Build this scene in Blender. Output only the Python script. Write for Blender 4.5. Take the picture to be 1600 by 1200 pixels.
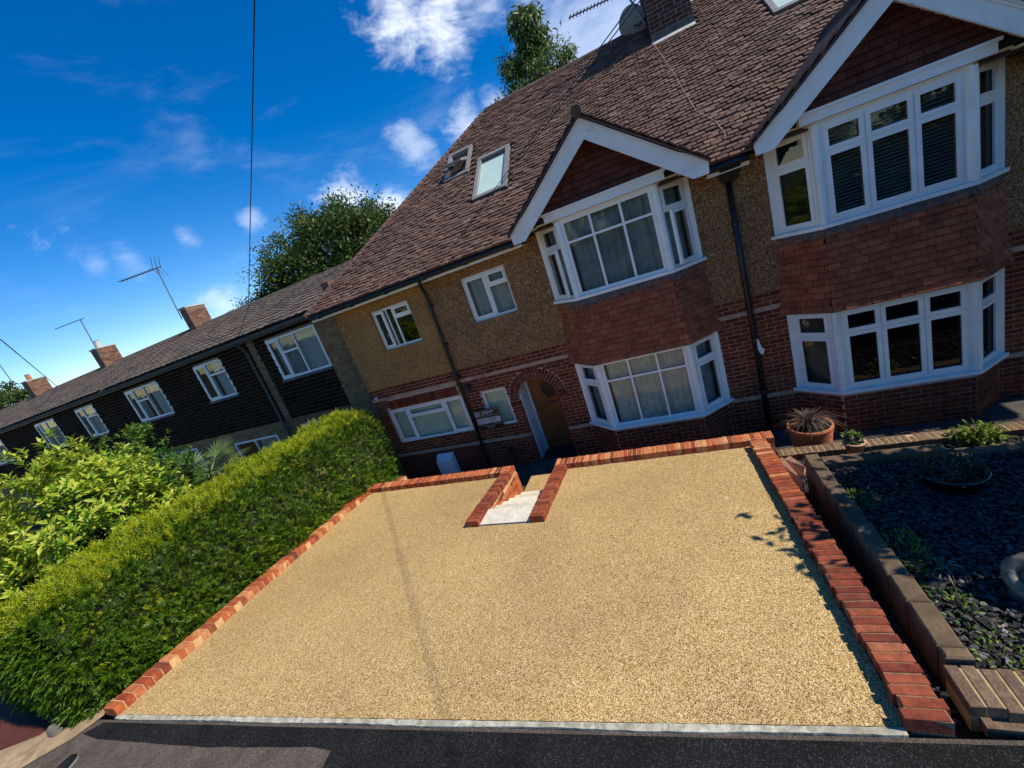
import bpy, math, random
import numpy as np
from mathutils import Vector, Matrix, Quaternion, Euler
random.seed(7); np.random.seed(7)
scene = bpy.context.scene
for o in list(bpy.data.objects): bpy.data.objects.remove(o)
col = scene.collection
R = math.radians

# ------------------------------------------------------------------ camera, sky, sun, exposure
CAM = Vector((0.0, -8.0, 4.45))
YAW, PIT, ROL, FPX = R(-24.178), R(15.373), R(19.247), 638.18
fw = Vector((math.sin(YAW)*math.cos(PIT), math.cos(YAW)*math.cos(PIT), -math.sin(PIT)))
rt = Vector((math.cos(YAW), -math.sin(YAW), 0)); dn = fw.cross(rt)
cr = math.cos(ROL)*rt + math.sin(ROL)*dn
cd = -math.sin(ROL)*rt + math.cos(ROL)*dn
cam = bpy.data.objects.new('camera', bpy.data.cameras.new('camera')); col.objects.link(cam)
M = Matrix((cr, -cd, -fw)).transposed().to_4x4(); M.translation = CAM
cam.matrix_world = M
cam.data.sensor_width = 36; cam.data.lens = 36*FPX/1600
cam.data.clip_start = 0.05; cam.data.clip_end = 3000
scene.camera = cam

SUN_EL, SUN_AZ = R(48), R(2)          # azimuth from +X towards +Y
sund = Vector((math.cos(SUN_EL)*math.cos(SUN_AZ), math.cos(SUN_EL)*math.sin(SUN_AZ), math.sin(SUN_EL)))
sl = bpy.data.lights.new('sun', 'SUN'); sl.energy = 3.8; sl.angle = R(0.53); sl.color = (1, .92, .79)
so = bpy.data.objects.new('sun', sl); col.objects.link(so)
so.rotation_euler = sund.to_track_quat('Z', 'Y').to_euler(); so.location = sund*60

world = bpy.data.worlds.new('World'); scene.world = world; world.use_nodes = True
wn, wl = world.node_tree.nodes, world.node_tree.links
wn.clear()
def WN(t, **k):
    n = wn.new(t)
    for a, b in k.items(): setattr(n, a, b)
    return n
wout = WN('ShaderNodeOutputWorld'); wbg = WN('ShaderNodeBackground'); wbg.inputs['Strength'].default_value = .15
sky = WN('ShaderNodeTexSky'); sky.sky_type = 'NISHITA'; sky.sun_disc = False
sky.sun_elevation = SUN_EL; sky.sun_rotation = R(90) - SUN_AZ; sky.ozone_density = 1.8; sky.air_density = 1.0; sky.dust_density = .0; sky.altitude = 1200
hsv = WN('ShaderNodeHueSaturation'); hsv.inputs['Saturation'].default_value = 1.5; hsv.inputs['Value'].default_value = .71; hsv.inputs['Hue'].default_value = .509
wl.new(sky.outputs[0], hsv.inputs['Color'])
tc = WN('ShaderNodeTexCoord')
def wmath(op, a, b=None, c=None, clamp=False):
    n = WN('ShaderNodeMath', operation=op); n.use_clamp = clamp
    for i, v in enumerate((a, b, c)):
        if v is None: continue
        if isinstance(v, (int, float)): n.inputs[i].default_value = v
        else: wl.new(v, n.inputs[i])
    return n.outputs[0]
def wnoise(scale, detail, rough, dist=0., stretch=(1, 1, 1)):
    mp = WN('ShaderNodeMapping'); mp.inputs['Scale'].default_value = stretch
    wl.new(tc.outputs['Generated'], mp.inputs['Vector'])
    n = WN('ShaderNodeTexNoise'); n.inputs['Scale'].default_value = scale; n.inputs['Detail'].default_value = detail
    n.inputs['Roughness'].default_value = rough; n.inputs['Distortion'].default_value = dist
    wl.new(mp.outputs[0], n.inputs['Vector']); return n.outputs['Fac']
def direction(px, py):
    return (cr*((px-800)/FPX) + cd*((py-600)/FPX) + fw).normalized()
def smooth(v, a, b):
    n = WN('ShaderNodeMapRange'); n.interpolation_type = 'SMOOTHSTEP'
    wl.new(v, n.inputs[0]); n.inputs[1].default_value = a; n.inputs[2].default_value = b
    return n.outputs[0]
n1 = wnoise(6.5, 10, .64, .5, (1, 1, 2.0)); n2 = wnoise(2.4, 7, .6, .4, (1, 1, 3.2)); n3 = wnoise(16, 8, .66, .3, (1, 1, 1.8))
# thin veil, scattered wisps, and a few larger clouds standing in given directions of the sky
cloud = wmath('MULTIPLY', smooth(n2, .52, .85), .22)
cloud = wmath('MAXIMUM', cloud, wmath('MULTIPLY', wmath('MULTIPLY', smooth(n1, .65, .80), smooth(n3, .40, .60)), .25))
for px, py, rad, gain in ((625, 5, .075, .95), (680, 25, .07, .9), (735, 0, .05, .5), (770, 165, .035, .5), (735, 195, .05, .6), (650, 237, .04, .4), (545, 312, .055, .7), (610, 330, .05, .75), (960, 40, .15, .42),
                          (150, 413, .025, .2), (205, 409, .03, .2), (290, 372, .018, .25), (350, 472, .03, .4), (900, 70, .10, .4), (395, 342, .02, .3), (1100, -30, .15, .5)):
    d = direction(px, py)
    vm = WN('ShaderNodeVectorMath', operation='DISTANCE'); wl.new(tc.outputs['Generated'], vm.inputs[0])
    vm.inputs[1].default_value = d
    dist = wmath('ADD', vm.outputs['Value'], wmath('ADD', wmath('MULTIPLY', wmath('SUBTRACT', n1, .5), -rad*3.2), wmath('MULTIPLY', wmath('SUBTRACT', n3, .5), -rad*1.8)))
    cloud = wmath('MAXIMUM', cloud, wmath('MULTIPLY', smooth(dist, rad*1.45, -rad*.1), gain))
wmix = WN('ShaderNodeMix', data_type='RGBA')
wl.new(cloud, wmix.inputs[0]); wl.new(hsv.outputs[0], wmix.inputs[6]); wmix.inputs[7].default_value = (5.4, 5.7, 6.2, 1)
wl.new(wmix.outputs[2], wbg.inputs['Color']); wl.new(wbg.outputs[0], wout.inputs[0])

vs = scene.view_settings
vs.view_transform = 'Standard'; vs.look = 'None'; vs.gamma = 1; vs.use_curve_mapping = False; vs.exposure = 0.6
scene.render.engine = 'CYCLES'; scene.render.resolution_x = 1024; scene.render.resolution_y = 768
scene.cycles.max_bounces = 6; scene.cycles.transparent_max_bounces = 12

# ------------------------------------------------------------------ materials
MATS = {}
def mat(name, cols, rough=.85, spread=1.0, mottle=(3., .25), bump=None, spec=.3, grain=None, translucent=0., metallic=0., piece=True, streak=None):
    """procedural: a ramp of the thing's own colours picked per piece, mottled by noise, with relief"""
    m = bpy.data.materials.new(name); m.use_nodes = True
    nt = m.node_tree; N = nt.nodes; L = nt.links
    b = N['Principled BSDF']; out = N['Material Output']
    b.inputs['Roughness'].default_value = rough; b.inputs['Specular IOR Level'].default_value = spec; b.inputs['Metallic'].default_value = metallic
    geo = N.new('ShaderNodeNewGeometry'); oi = N.new('ShaderNodeObjectInfo')
    if not isinstance(cols, list): cols = [cols]
    def math_(op, a, bb):
        n = N.new('ShaderNodeMath'); n.operation = op
        for i, v in enumerate((a, bb)):
            if isinstance(v, (int, float)): n.inputs[i].default_value = v
            else: L.new(v, n.inputs[i])
        return n.outputs[0]
    if len(cols) > 1:
        if piece:
            r = math_('FRACT', math_('ADD', math_('MULTIPLY', geo.outputs['Random Per Island'], 7.13), math_('MULTIPLY', oi.outputs['Random'], 3.77)), 0)
        else:
            nz0 = N.new('ShaderNodeTexNoise'); nz0.inputs['Scale'].default_value = mottle[0]*.5; nz0.inputs['Detail'].default_value = 5
            L.new(geo.outputs['Position'], nz0.inputs['Vector'])
            mr0 = N.new('ShaderNodeMapRange'); L.new(nz0.outputs['Fac'], mr0.inputs[0]); mr0.inputs[1].default_value = .3; mr0.inputs[2].default_value = .7
            r = mr0.outputs[0]
        cr_ = N.new('ShaderNodeValToRGB'); el = cr_.color_ramp.elements
        while len(el) < len(cols): el.new(.5)
        for i, c in enumerate(cols):
            el[i].position = i/(len(cols)-1); el[i].color = (*c, 1)
        L.new(r, cr_.inputs[0]); c_out = cr_.outputs[0]
    else:
        rgb = N.new('ShaderNodeRGB'); rgb.outputs[0].default_value = (*cols[0], 1); c_out = rgb.outputs[0]
    if grain:      # (scale, [colours], amount): visible grains as voronoi cells
        vo = N.new('ShaderNodeTexVoronoi'); vo.inputs['Scale'].default_value = grain[0]; L.new(geo.outputs['Position'], vo.inputs['Vector'])
        sep = N.new('ShaderNodeSeparateColor'); L.new(vo.outputs['Color'], sep.inputs[0])
        gr = N.new('ShaderNodeValToRGB'); gr.color_ramp.interpolation = 'CONSTANT'; ge = gr.color_ramp.elements
        while len(ge) < len(grain[1]): ge.new(.5)
        for i, c in enumerate(grain[1]): ge[i].position = i/len(grain[1]); ge[i].color = (*c, 1)
        L.new(sep.outputs[0], gr.inputs[0])
        mx = N.new('ShaderNodeMix'); mx.data_type = 'RGBA'; mx.inputs[0].default_value = grain[2]
        L.new(c_out, mx.inputs[6]); L.new(gr.outputs[0], mx.inputs[7]); c_out = mx.outputs[2]
    if mottle and mottle[1] > 0:
        nz = N.new('ShaderNodeTexNoise'); nz.inputs['Scale'].default_value = mottle[0]; nz.inputs['Detail'].default_value = 6; nz.inputs['Roughness'].default_value = .65
        L.new(geo.outputs['Position'], nz.inputs['Vector'])
        mr = N.new('ShaderNodeMapRange'); L.new(nz.outputs['Fac'], mr.inputs[0]); mr.inputs[1].default_value = .3; mr.inputs[2].default_value = .7
        mr.inputs[3].default_value = 1-mottle[1]; mr.inputs[4].default_value = 1+mottle[1]*.7
        vm = N.new('ShaderNodeVectorMath'); vm.operation = 'SCALE'; L.new(c_out, vm.inputs[0]); L.new(mr.outputs[0], vm.inputs['Scale']); c_out = vm.outputs[0]
    if streak:      # weather stains: (amount, stain colour, (sx, sy, sz) noise scale, low, high)
        mp = N.new('ShaderNodeMapping'); mp.inputs['Scale'].default_value = streak[2]; L.new(geo.outputs['Position'], mp.inputs['Vector'])
        sz_ = N.new('ShaderNodeTexNoise'); sz_.inputs['Scale'].default_value = 1; sz_.inputs['Detail'].default_value = 7; sz_.inputs['Roughness'].default_value = .7; L.new(mp.outputs[0], sz_.inputs['Vector'])
        sr = N.new('ShaderNodeMapRange'); sr.interpolation_type = 'SMOOTHSTEP'; L.new(sz_.outputs['Fac'], sr.inputs[0]); sr.inputs[1].default_value = streak[3]; sr.inputs[2].default_value = streak[4]; sr.inputs[4].default_value = streak[0]
        sx_ = N.new('ShaderNodeMix'); sx_.data_type = 'RGBA'; L.new(sr.outputs[0], sx_.inputs[0]); L.new(c_out, sx_.inputs[6]); sx_.inputs[7].default_value = (*streak[1], 1); c_out = sx_.outputs[2]
    L.new(c_out, b.inputs['Base Color'])
    if bump:
        bp = N.new('ShaderNodeBump'); bp.inputs['Strength'].default_value = bump[1]; bp.inputs['Distance'].default_value = bump[2] if len(bump) > 2 else .01
        if grain: 
            L.new(vo.outputs['Distance'], bp.inputs['Height']); bp.invert = True
        else:
            bz = N.new('ShaderNodeTexNoise'); bz.inputs['Scale'].default_value = bump[0]; bz.inputs['Detail'].default_value = 4
            L.new(geo.outputs['Position'], bz.inputs['Vector']); L.new(bz.outputs['Fac'], bp.inputs['Height'])
        L.new(bp.outputs[0], b.inputs['Normal'])
    if translucent:
        tr = N.new('ShaderNodeBsdfTranslucent'); L.new(c_out, tr.inputs['Color'])
        ms = N.new('ShaderNodeMixShader'); ms.inputs[0].default_value = translucent
        L.new(b.outputs[0], ms.inputs[1]); L.new(tr.outputs[0], ms.inputs[2]); L.new(ms.outputs[0], out.inputs[0])
    MATS[name] = m
    return m
def glass(name, tint, refl=.09):
    m = bpy.data.materials.new(name); m.use_nodes = True; N = m.node_tree.nodes; L = m.node_tree.links; N.clear()
    o = N.new('ShaderNodeOutputMaterial'); t = N.new('ShaderNodeBsdfTransparent'); t.inputs[0].default_value = (*tint, 1)
    g = N.new('ShaderNodeBsdfGlossy'); g.inputs['Roughness'].default_value = .015
    f = N.new('ShaderNodeFresnel'); f.inputs[0].default_value = 1.55
    mm = N.new('ShaderNodeMath'); mm.operation = 'MULTIPLY_ADD'; mm.inputs[1].default_value = 1.0; mm.inputs[2].default_value = refl-.08
    L.new(f.outputs[0], mm.inputs[0]); mm.use_clamp = True
    gg = N.new('ShaderNodeNewGeometry'); iv = N.new('ShaderNodeMath'); iv.operation = 'SUBTRACT'; iv.inputs[0].default_value = 1; L.new(gg.outputs['Backfacing'], iv.inputs[1])
    m2 = N.new('ShaderNodeMath'); m2.operation = 'MULTIPLY'; L.new(mm.outputs[0], m2.inputs[0]); L.new(iv.outputs[0], m2.inputs[1]); mm = m2
    nz = N.new('ShaderNodeTexNoise'); nz.inputs['Scale'].default_value = 2.5; bp = N.new('ShaderNodeBump'); bp.inputs['Strength'].default_value = .05; bp.inputs['Distance'].default_value = .02
    L.new(nz.outputs['Fac'], bp.inputs['Height']); L.new(bp.outputs[0], g.inputs['Normal'])
    x = N.new('ShaderNodeMixShader'); L.new(mm.outputs[0], x.inputs[0]); L.new(t.outputs[0], x.inputs[1]); L.new(g.outputs[0], x.inputs[2]); L.new(x.outputs[0], o.inputs[0])
    MATS[name] = m; return m

mat('brick_old', [(.125, .021, .007), (.19, .036, .010), (.155, .028, .008), (.085, .015, .006), (.24, .052, .014), (.145, .026, .008)], mottle=(9, .35), bump=(60, .35, .006))
mat('mortar_old', (.52, .36, .27), mottle=(12, .3), bump=(70, .3, .004))
mat('brick_new', [(.42, .088, .026), (.50, .155, .05), (.32, .058, .022), (.56, .26, .11), (.38, .076, .024), (.15, .042, .026), (.45, .115, .036), (.28, .05, .022), (.52, .20, .07)], mottle=(14, .4), bump=(70, .4, .006), streak=(.7, (.55, .36, .17), (14, 14, 14), .60, .74))
mat('brick_coping', [(.25, .052, .024), (.19, .038, .02), (.30, .075, .034), (.14, .03, .018), (.27, .06, .027), (.34, .11, .052)], mottle=(14, .45), bump=(60, .5, .006))
mat('mortar_new', (.58, .36, .16), mottle=(20, .3), bump=(80, .3, .004))
mat('mortar_dull', (.26, .155, .09), mottle=(20, .4), bump=(80, .3, .004))
mat('band_stone', [(.46, .27, .18), (.52, .33, .22), (.40, .22, .15)], mottle=(8, .3), bump=(50, .3, .004))
mat('plinth_render', (.15, .034, .02), mottle=(3, .4), bump=(25, .3, .01))
mat('pebbledash_old', (.26, .13, .055), mottle=(1.2, .25), grain=(62, [(.25, .12, .045), (.37, .195, .085), (.10, .046, .020), (.28, .14, .058), (.52, .34, .18), (.16, .07, .028), (.27, .13, .046), (.32, .165, .066)], .95), bump=(1, .9, .012), streak=(.5, (.09, .055, .035), (5, 5, .55), .52, .80))
mat('pebbledash_ochre', (.31, .175, .055), mottle=(1.0, .3), grain=(62, [(.32, .155, .045), (.42, .21, .066), (.20, .09, .026), (.37, .18, .052), (.50, .29, .11), (.26, .115, .034)], .9), bump=(1, .8, .010), streak=(.4, (.13, .075, .03), (5, 5, .55), .52, .80))
mat('roof_tile', [(.122, .068, .048), (.152, .088, .064), (.105, .058, .042), (.175, .104, .078), (.136, .076, .054), (.068, .039, .030), (.128, .070, .049), (.20, .125, .094)], rough=.82, mottle=(16, .45), bump=(45, .5, .008), streak=(.6, (.035, .028, .022), (2.2, 2.2, 2.2), .55, .72))
mat('roof_patch', [(.50, .36, .26), (.42, .30, .22)], mottle=(20, .3))
mat('hung_tile', [(.32, .080, .030), (.38, .102, .040), (.27, .064, .024), (.42, .122, .050), (.31, .078, .030)], rough=.75, mottle=(6, .35), bump=(40, .3, .006))
mat('gable_tile_shaded', [(.105, .026, .015), (.13, .034, .019), (.085, .021, .013), (.15, .042, .024)], rough=.75, mottle=(6, .35), bump=(40, .3, .006))  # hung tile colour darkened: shade under the bargeboards put into it
mat('ridge_tile', [(.10, .062, .045), (.14, .08, .06), (.085, .055, .045)], mottle=(8, .45), bump=(40, .5, .01))
mat('upvc', [(.84, .82, .78), (.80, .785, .75), (.86, .84, .80)], rough=.35, mottle=(5, .07), spec=.5, piece=False)
mat('painted_timber', [(.76, .74, .70), (.82, .80, .76), (.70, .68, .63)], rough=.5, mottle=(2.6, .10), piece=False, bump=(18, .12, .004), streak=(.75, (.24, .25, .21), (3.2, 3.2, 5), .60, .78))
mat('cream_timber', (.74, .60, .38), rough=.55, mottle=(4, .12))
mat('lead', [(.085, .075, .068), (.13, .115, .10)], rough=.7, mottle=(14, .5), bump=(30, .5, .01))
mat('black_plastic', (.012, .012, .013), rough=.35, mottle=(4, .3), spec=.5)
mat('grey_sill', (.11, .105, .11), rough=.7, mottle=(9, .3))
mat('door_oak', [(.24, .070, .018), (.30, .095, .026), (.19, .054, .014)], rough=.42, mottle=(5, .35), piece=False)
mat('white_panel', (.62, .64, .66), rough=.6, mottle=(2, .08))
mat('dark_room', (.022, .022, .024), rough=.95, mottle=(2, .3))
mat('net_curtain', [(.66, .62, .47), (.74, .70, .56), (.60, .56, .44)], rough=.95, mottle=(9, .22), translucent=.25, piece=False)
mat('pale_curtain', (.50, .52, .50), rough=.95, mottle=(5, .15), translucent=.25)
mat('grey_curtain', (.26, .29, .29), rough=.95, mottle=(5, .3), translucent=.2)
mat('frosted_blind', (.62, .64, .48), rough=.9, mottle=(4, .12))
mat('roof_blind', (.72, .82, .77), rough=.7, mottle=(2, .08))
mat('dark_blind', (.24, .22, .20), rough=.55, mottle=(3, .2))
glass('glass', (.92, .95, .94)); glass('glass_dark', (.55, .58, .58), .10)
mat('resin', [(.45, .30, .105), (.52, .36, .14), (.40, .25, .08)], rough=.75, mottle=(.7, .16), piece=False, spec=.4,
    grain=(160, [(.48, .315, .10), (.68, .49, .21), (.20, .11, .036), (.48, .32, .12), (.74, .60, .36), (.31, .18, .055), (.56, .39, .165), (.095, .055, .022), (.46, .30, .11), (.23, .13, .04)], .95), bump=(1, .35, .005))
mat('asphalt_new', (.010, .010, .0105), rough=.85, mottle=(2.2, .5), grain=(210, [(.006, .006, .0065), (.012, .012, .0125), (.008, .008, .0085), (.014, .014, .0145), (.009, .009, .009), (.011, .011, .0115), (.06, .06, .062), (.007, .007, .0075), (.015, .015, .0155), (.009, .009, .0095), (.010, .010, .0105)], .9), bump=(1, .5, .005), spec=.15)
mat('asphalt_old', [(.095, .075, .058), (.12, .095, .075), (.075, .06, .047)], rough=.95, spec=.1, mottle=(5, .35), piece=False, streak=(.5, (.05, .04, .033), (2.5, 2.5, 2.5), .5, .72), grain=(140, [(.09, .072, .06), (.13, .108, .09), (.07, .057, .048), (.18, .155, .13), (.105, .085, .07)], .7), bump=(1, .7, .008))
mat('kerb_concrete', [(.38, .36, .27), (.48, .46, .36), (.24, .215, .155)], mottle=(18, .55), piece=False, bump=(60, .6, .006))
mat('concrete_dark', [(.10, .095, .078), (.15, .14, .115)], mottle=(9, .4), piece=False, bump=(30, .5, .01))
mat('concrete', [(.42, .42, .36), (.52, .52, .46), (.36, .35, .29)], mottle=(7, .28), piece=False, bump=(40, .4, .006))
mat('sand_verge', [(.30, .21, .115), (.38, .28, .17), (.24, .165, .095)], mottle=(8, .4), piece=False, bump=(40, .6, .012))
mat('red_paving', (.095, .026, .018), rough=.8, mottle=(7, .25), bump=(40, .3, .006))
mat('sandstone', [(.62, .58, .47), (.68, .64, .53), (.54, .50, .39)], mottle=(9, .22), rough=.8, bump=(14, .25, .006))
mat('sleeper', [(.125, .085, .048), (.155, .108, .062), (.10, .068, .040)], rough=.9, mottle=(5, .45), bump=(28, .6, .012))
mat('brown_brick', [(.15, .092, .056), (.20, .13, .08), (.115, .07, .045), (.18, .11, .062), (.13, .085, .06)], mottle=(18, .5), bump=(60, .8, .008), streak=(.8, (.46, .40, .30), (70, 70, 70), .60, .70))
mat('mortar_ochre', (.42, .32, .15), mottle=(14, .3))
mat('slate', [(.020, .019, .020), (.038, .037, .038), (.012, .012, .013), (.085, .082, .082), (.026, .025, .026)], rough=.5, mottle=(20, .3), spec=.5)
mat('soil', (.030, .022, .015), mottle=(9, .5), bump=(30, .8, .02))
mat('ground', [(.075, .075, .028), (.055, .065, .024), (.10, .085, .04)], mottle=(1.5, .4), piece=False, bump=(12, .6, .03))
mat('yard', [(.07, .062, .055), (.09, .08, .07)], mottle=(4, .35), piece=False, bump=(30, .4, .008))
mat('terracotta', (.44, .145, .066), rough=.7, mottle=(6, .22), bump=(30, .2, .004))
mat('stone_ornament', [(.15, .135, .10), (.22, .20, .155), (.10, .092, .07)], mottle=(14, .55), piece=False, bump=(30, .5, .012))
mat('white_stone', (.55, .54, .50), mottle=(7, .2))
mat('terrace_tile_dark', [(.026, .014, .010), (.042, .021, .014), (.012, .007, .006), (.030, .016, .010)], rough=.9, mottle=(5, .4), spec=.04)
mat('terrace_roof', [(.085, .067, .053), (.115, .09, .072), (.065, .052, .042), (.135, .107, .086), (.05, .04, .033)], rough=.9, mottle=(9, .4), bump=(40, .5, .01))
mat('terrace_brick', [(.24, .14, .06), (.30, .18, .08), (.19, .10, .05), (.26, .125, .06), (.33, .21, .10)], mottle=(10, .35), bump=(50, .4, .006))
mat('terrace_mortar', (.24, .19, .13), mottle=(10, .3))
mat('chimney_brick', [(.19, .085, .045), (.25, .12, .065), (.13, .055, .034), (.24, .14, .09), (.09, .05, .04)], mottle=(9, .4), bump=(50, .4, .006))
mat('chimney_dark', [(.070, .028, .024), (.10, .038, .03), (.055, .025, .022)], mottle=(9, .4), bump=(50, .4, .006))
mat('metal', (.20, .20, .21), rough=.45, metallic=.6, mottle=(3, .2))
mat('dark_metal', (.045, .045, .05), rough=.45, metallic=.3, mottle=(3, .2))
mat('galvanised', (.26, .25, .24), rough=.5, mottle=(5, .15), metallic=.2)
mat('bark', [(.075, .055, .038), (.11, .082, .058)], mottle=(6, .4), bump=(20, .8, .02))
LEAF = dict(rough=.5, spec=.4, mottle=(1.2, .25))
mat('leaf_hedge', [(.058, .145, .005), (.10, .20, .007), (.030, .085, .004), (.15, .245, .009), (.07, .16, .005)], translucent=.28, **LEAF)
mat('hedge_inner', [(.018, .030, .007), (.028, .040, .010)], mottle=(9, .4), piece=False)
mat('leaf_hedge_new', [(.36, .43, .010), (.46, .50, .014), (.27, .37, .010), (.48, .43, .018)], translucent=.35, **LEAF)
mat('leaf_hedge_dead', [(.26, .17, .02), (.22, .12, .02)], translucent=.2, **LEAF)
mat('leaf_laurel', [(.11, .25, .008), (.17, .31, .012), (.06, .16, .007)], rough=.42, spec=.35, mottle=(3, .2), translucent=.22)
mat('leaf_laurel_new', [(.48, .55, .05), (.38, .48, .04), (.58, .62, .10)], rough=.42, spec=.35, mottle=(3, .2), translucent=.35)
mat('leaf_bush', [(.045, .135, .018), (.07, .18, .022), (.033, .10, .014)], rough=.4, spec=.4, mottle=(3, .2), translucent=.22)
mat('leaf_tree', [(.065, .115, .025), (.095, .15, .03), (.045, .085, .02), (.13, .18, .038)], translucent=.22, **LEAF)
mat('leaf_holly', [(.030, .062, .030), (.05, .085, .040), (.022, .048, .024)], translucent=.12, rough=.35, spec=.5, mottle=(1.2, .2))
mat('leaf_birch', [(.115, .18, .045), (.16, .23, .06), (.08, .135, .036)], translucent=.25, **LEAF)
mat('leaf_palm', [(.13, .20, .05), (.18, .25, .07)], translucent=.2, rough=.4, spec=.4, mottle=(4, .2))
mat('leaf_red', [(.10, .010, .018), (.16, .018, .026), (.065, .008, .014)], translucent=.25, **LEAF)
mat('leaf_bronze', [(.11, .075, .055), (.075, .045, .035), (.16, .12, .09)], translucent=.2, **LEAF)
mat('leaf_lime', [(.17, .26, .03), (.24, .34, .05), (.12, .20, .028)], translucent=.3, **LEAF)
mat('pampas', [(.42, .34, .22), (.50, .42, .29)], translucent=.3, **LEAF)
mat('sign_black', (.010, .010, .011), rough=.3, mottle=(3, .1), spec=.5)
mat('sign_grey', (.46, .46, .46), rough=.4, mottle=(3, .05))
mat('sign_white', (.70, .70, .70), rough=.4, mottle=(3, .03))
mat('cloth_white', (.70, .68, .64), rough=.9, mottle=(8, .15))
mat('shoe_sole', (.22, .22, .22), rough=.7, mottle=(5, .1))

# ------------------------------------------------------------------ helpers
V = Vector
class MB:
    """collects shapes, then links them as ONE mesh object"""
    def __init__(s): s.v = []; s.f = []
    def add(s, vs_, fs_):
        n = len(s.v); s.v += [tuple(p) for p in vs_]; s.f += [tuple(i+n for i in f) for f in fs_]; return s
    def box(s, x0, x1, y0, y1, z0, z1):
        return s.add([(x0, y0, z0), (x1, y0, z0), (x1, y1, z0), (x0, y1, z0), (x0, y0, z1), (x1, y0, z1), (x1, y1, z1), (x0, y1, z1)],
                     [(3, 2, 1, 0), (4, 5, 6, 7), (0, 1, 5, 4), (1, 2, 6, 5), (2, 3, 7, 6), (3, 0, 4, 7)])
    def obox(s, o, u, n, w, a0, a1, b0, b1, c0, c1):
        """box in a frame: origin o, axes u (along), n (outward), w (up)"""
        P = lambda a, b, c: V(o)+u*a+n*b+w*c
        return s.add([P(a0, b1, c0), P(a1, b1, c0), P(a1, b0, c0), P(a0, b0, c0), P(a0, b1, c1), P(a1, b1, c1), P(a1, b0, c1), P(a0, b0, c1)],
                     [(3, 2, 1, 0), (4, 5, 6, 7), (0, 1, 5, 4), (1, 2, 6, 5), (2, 3, 7, 6), (3, 0, 4, 7)])
    def tube(s, pts, r, n=8, cap=True):
        pts = [V(p) for p in pts]; rs = r if isinstance(r, (list, tuple)) else [r]*len(pts)
        base = len(s.v); up = V((0, 0, 1)); prev = None
        for i, p in enumerate(pts):
            t = (pts[min(i+1, len(pts)-1)]-pts[max(i-1, 0)]).normalized()
            a = t.cross(up if prev is None else prev)
            if prev is None:
                if a.length < .05: a = t.cross(V((1, 0, 0)))
                a.normalize(); b = a.cross(t).normalized()
            else:
                b = (prev-t*prev.dot(t)).normalized(); a = t.cross(b)
            prev = b
            for k in range(n):
                q = 2*math.pi*k/n; s.v.append(tuple(p+(a*math.cos(q)+b*math.sin(q))*rs[i]))
        for i in range(len(pts)-1):
            for k in range(n):
                k2 = (k+1) % n; s.f.append((base+i*n+k, base+i*n+k2, base+(i+1)*n+k2, base+(i+1)*n+k))
        if cap:
            s.f.append(tuple(base+k for k in range(n-1, -1, -1))); e = base+(len(pts)-1)*n; s.f.append(tuple(e+k for k in range(n)))
        return s
    def prism(s, poly, d):
        """poly: list of points (planar), extruded by vector d"""
        n = len(poly); d = V(d); P = [V(p) for p in poly]
        return s.add(P+[p+d for p in P], [tuple(range(n-1, -1, -1)), tuple(range(n, 2*n))]+[(i, (i+1) % n, n+(i+1) % n, n+i) for i in range(n)])
    def lathe(s, prof, c, n=24, sx=1., sy=1.):
        base = len(s.v); c = V(c)
        for r, z in prof:
            for k in range(n):
                q = 2*math.pi*k/n; s.v.append((c.x+r*math.cos(q)*sx, c.y+r*math.sin(q)*sy, c.z+z))
        for i in range(len(prof)-1):
            for k in range(n):
                k2 = (k+1) % n; s.f.append((base+i*n+k, base+i*n+k2, base+(i+1)*n+k2, base+(i+1)*n+k))
        return s
    def mesh(s, name, m):
        me = bpy.data.meshes.new(name); me.from_pydata(s.v, [], s.f); me.update()
        if m: me.materials.append(MATS[m])
        return me
    def build(s, name, m, parent=None, smooth=False, **k):
        me = s.mesh(name, m)
        if smooth: me.polygons.foreach_set('use_smooth', [True]*len(me.polygons))
        return put(name, me, parent, **k)
def wpos(o):
    p = V((0, 0, 0))
    while o is not None: p = p+o.location; o = o.parent
    return p
def put(name, me, parent=None, loc=(0, 0, 0), rot=None, scale=None, kind=None, label=None, cat=None, group=None):
    """loc is a WORLD location; parents carry only translations"""
    o = bpy.data.objects.new(name, me); col.objects.link(o)
    if parent is not None:
        o.parent = parent; o.location = V(loc)-wpos(parent)
    else: o.location = loc
    if rot is not None:
        if isinstance(rot, Quaternion): o.rotation_mode = 'QUATERNION'; o.rotation_quaternion = rot
        else: o.rotation_euler = rot
    if scale is not None: o.scale = scale
    tag(o, label, cat, group, kind); return o
def tag(o, label=None, cat=None, group=None, kind=None):
    for a, b in (('label', label), ('category', cat), ('group', group), ('kind', kind)):
        if b: o[a] = b
    return o
def thing(name, loc, label, cat, group=None):
    return put(name, None, None, loc, label=label, cat=cat, group=group)
X_, Y_, Z_ = V((1, 0, 0)), V((0, 1, 0)), V((0, 0, 1))
def in_view(p, margin=60):
    d = V(p)-CAM; z = d.dot(fw)
    if z < .2: return 0
    x, y = 800+FPX*d.dot(cr)/z, 600+FPX*d.dot(cd)/z
    return 1/d.length_squared if -margin < x < 1600+margin and -margin < y < 1200+margin else 0
def frame_q(u, n):
    """quaternion that turns local x->u, local y->-n (outward is -y), z->up perpendicular"""
    u = u.normalized(); n = n.normalized(); w = u.cross(-n)
    return Matrix((u, -n, w)).transposed().to_quaternion()
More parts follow.
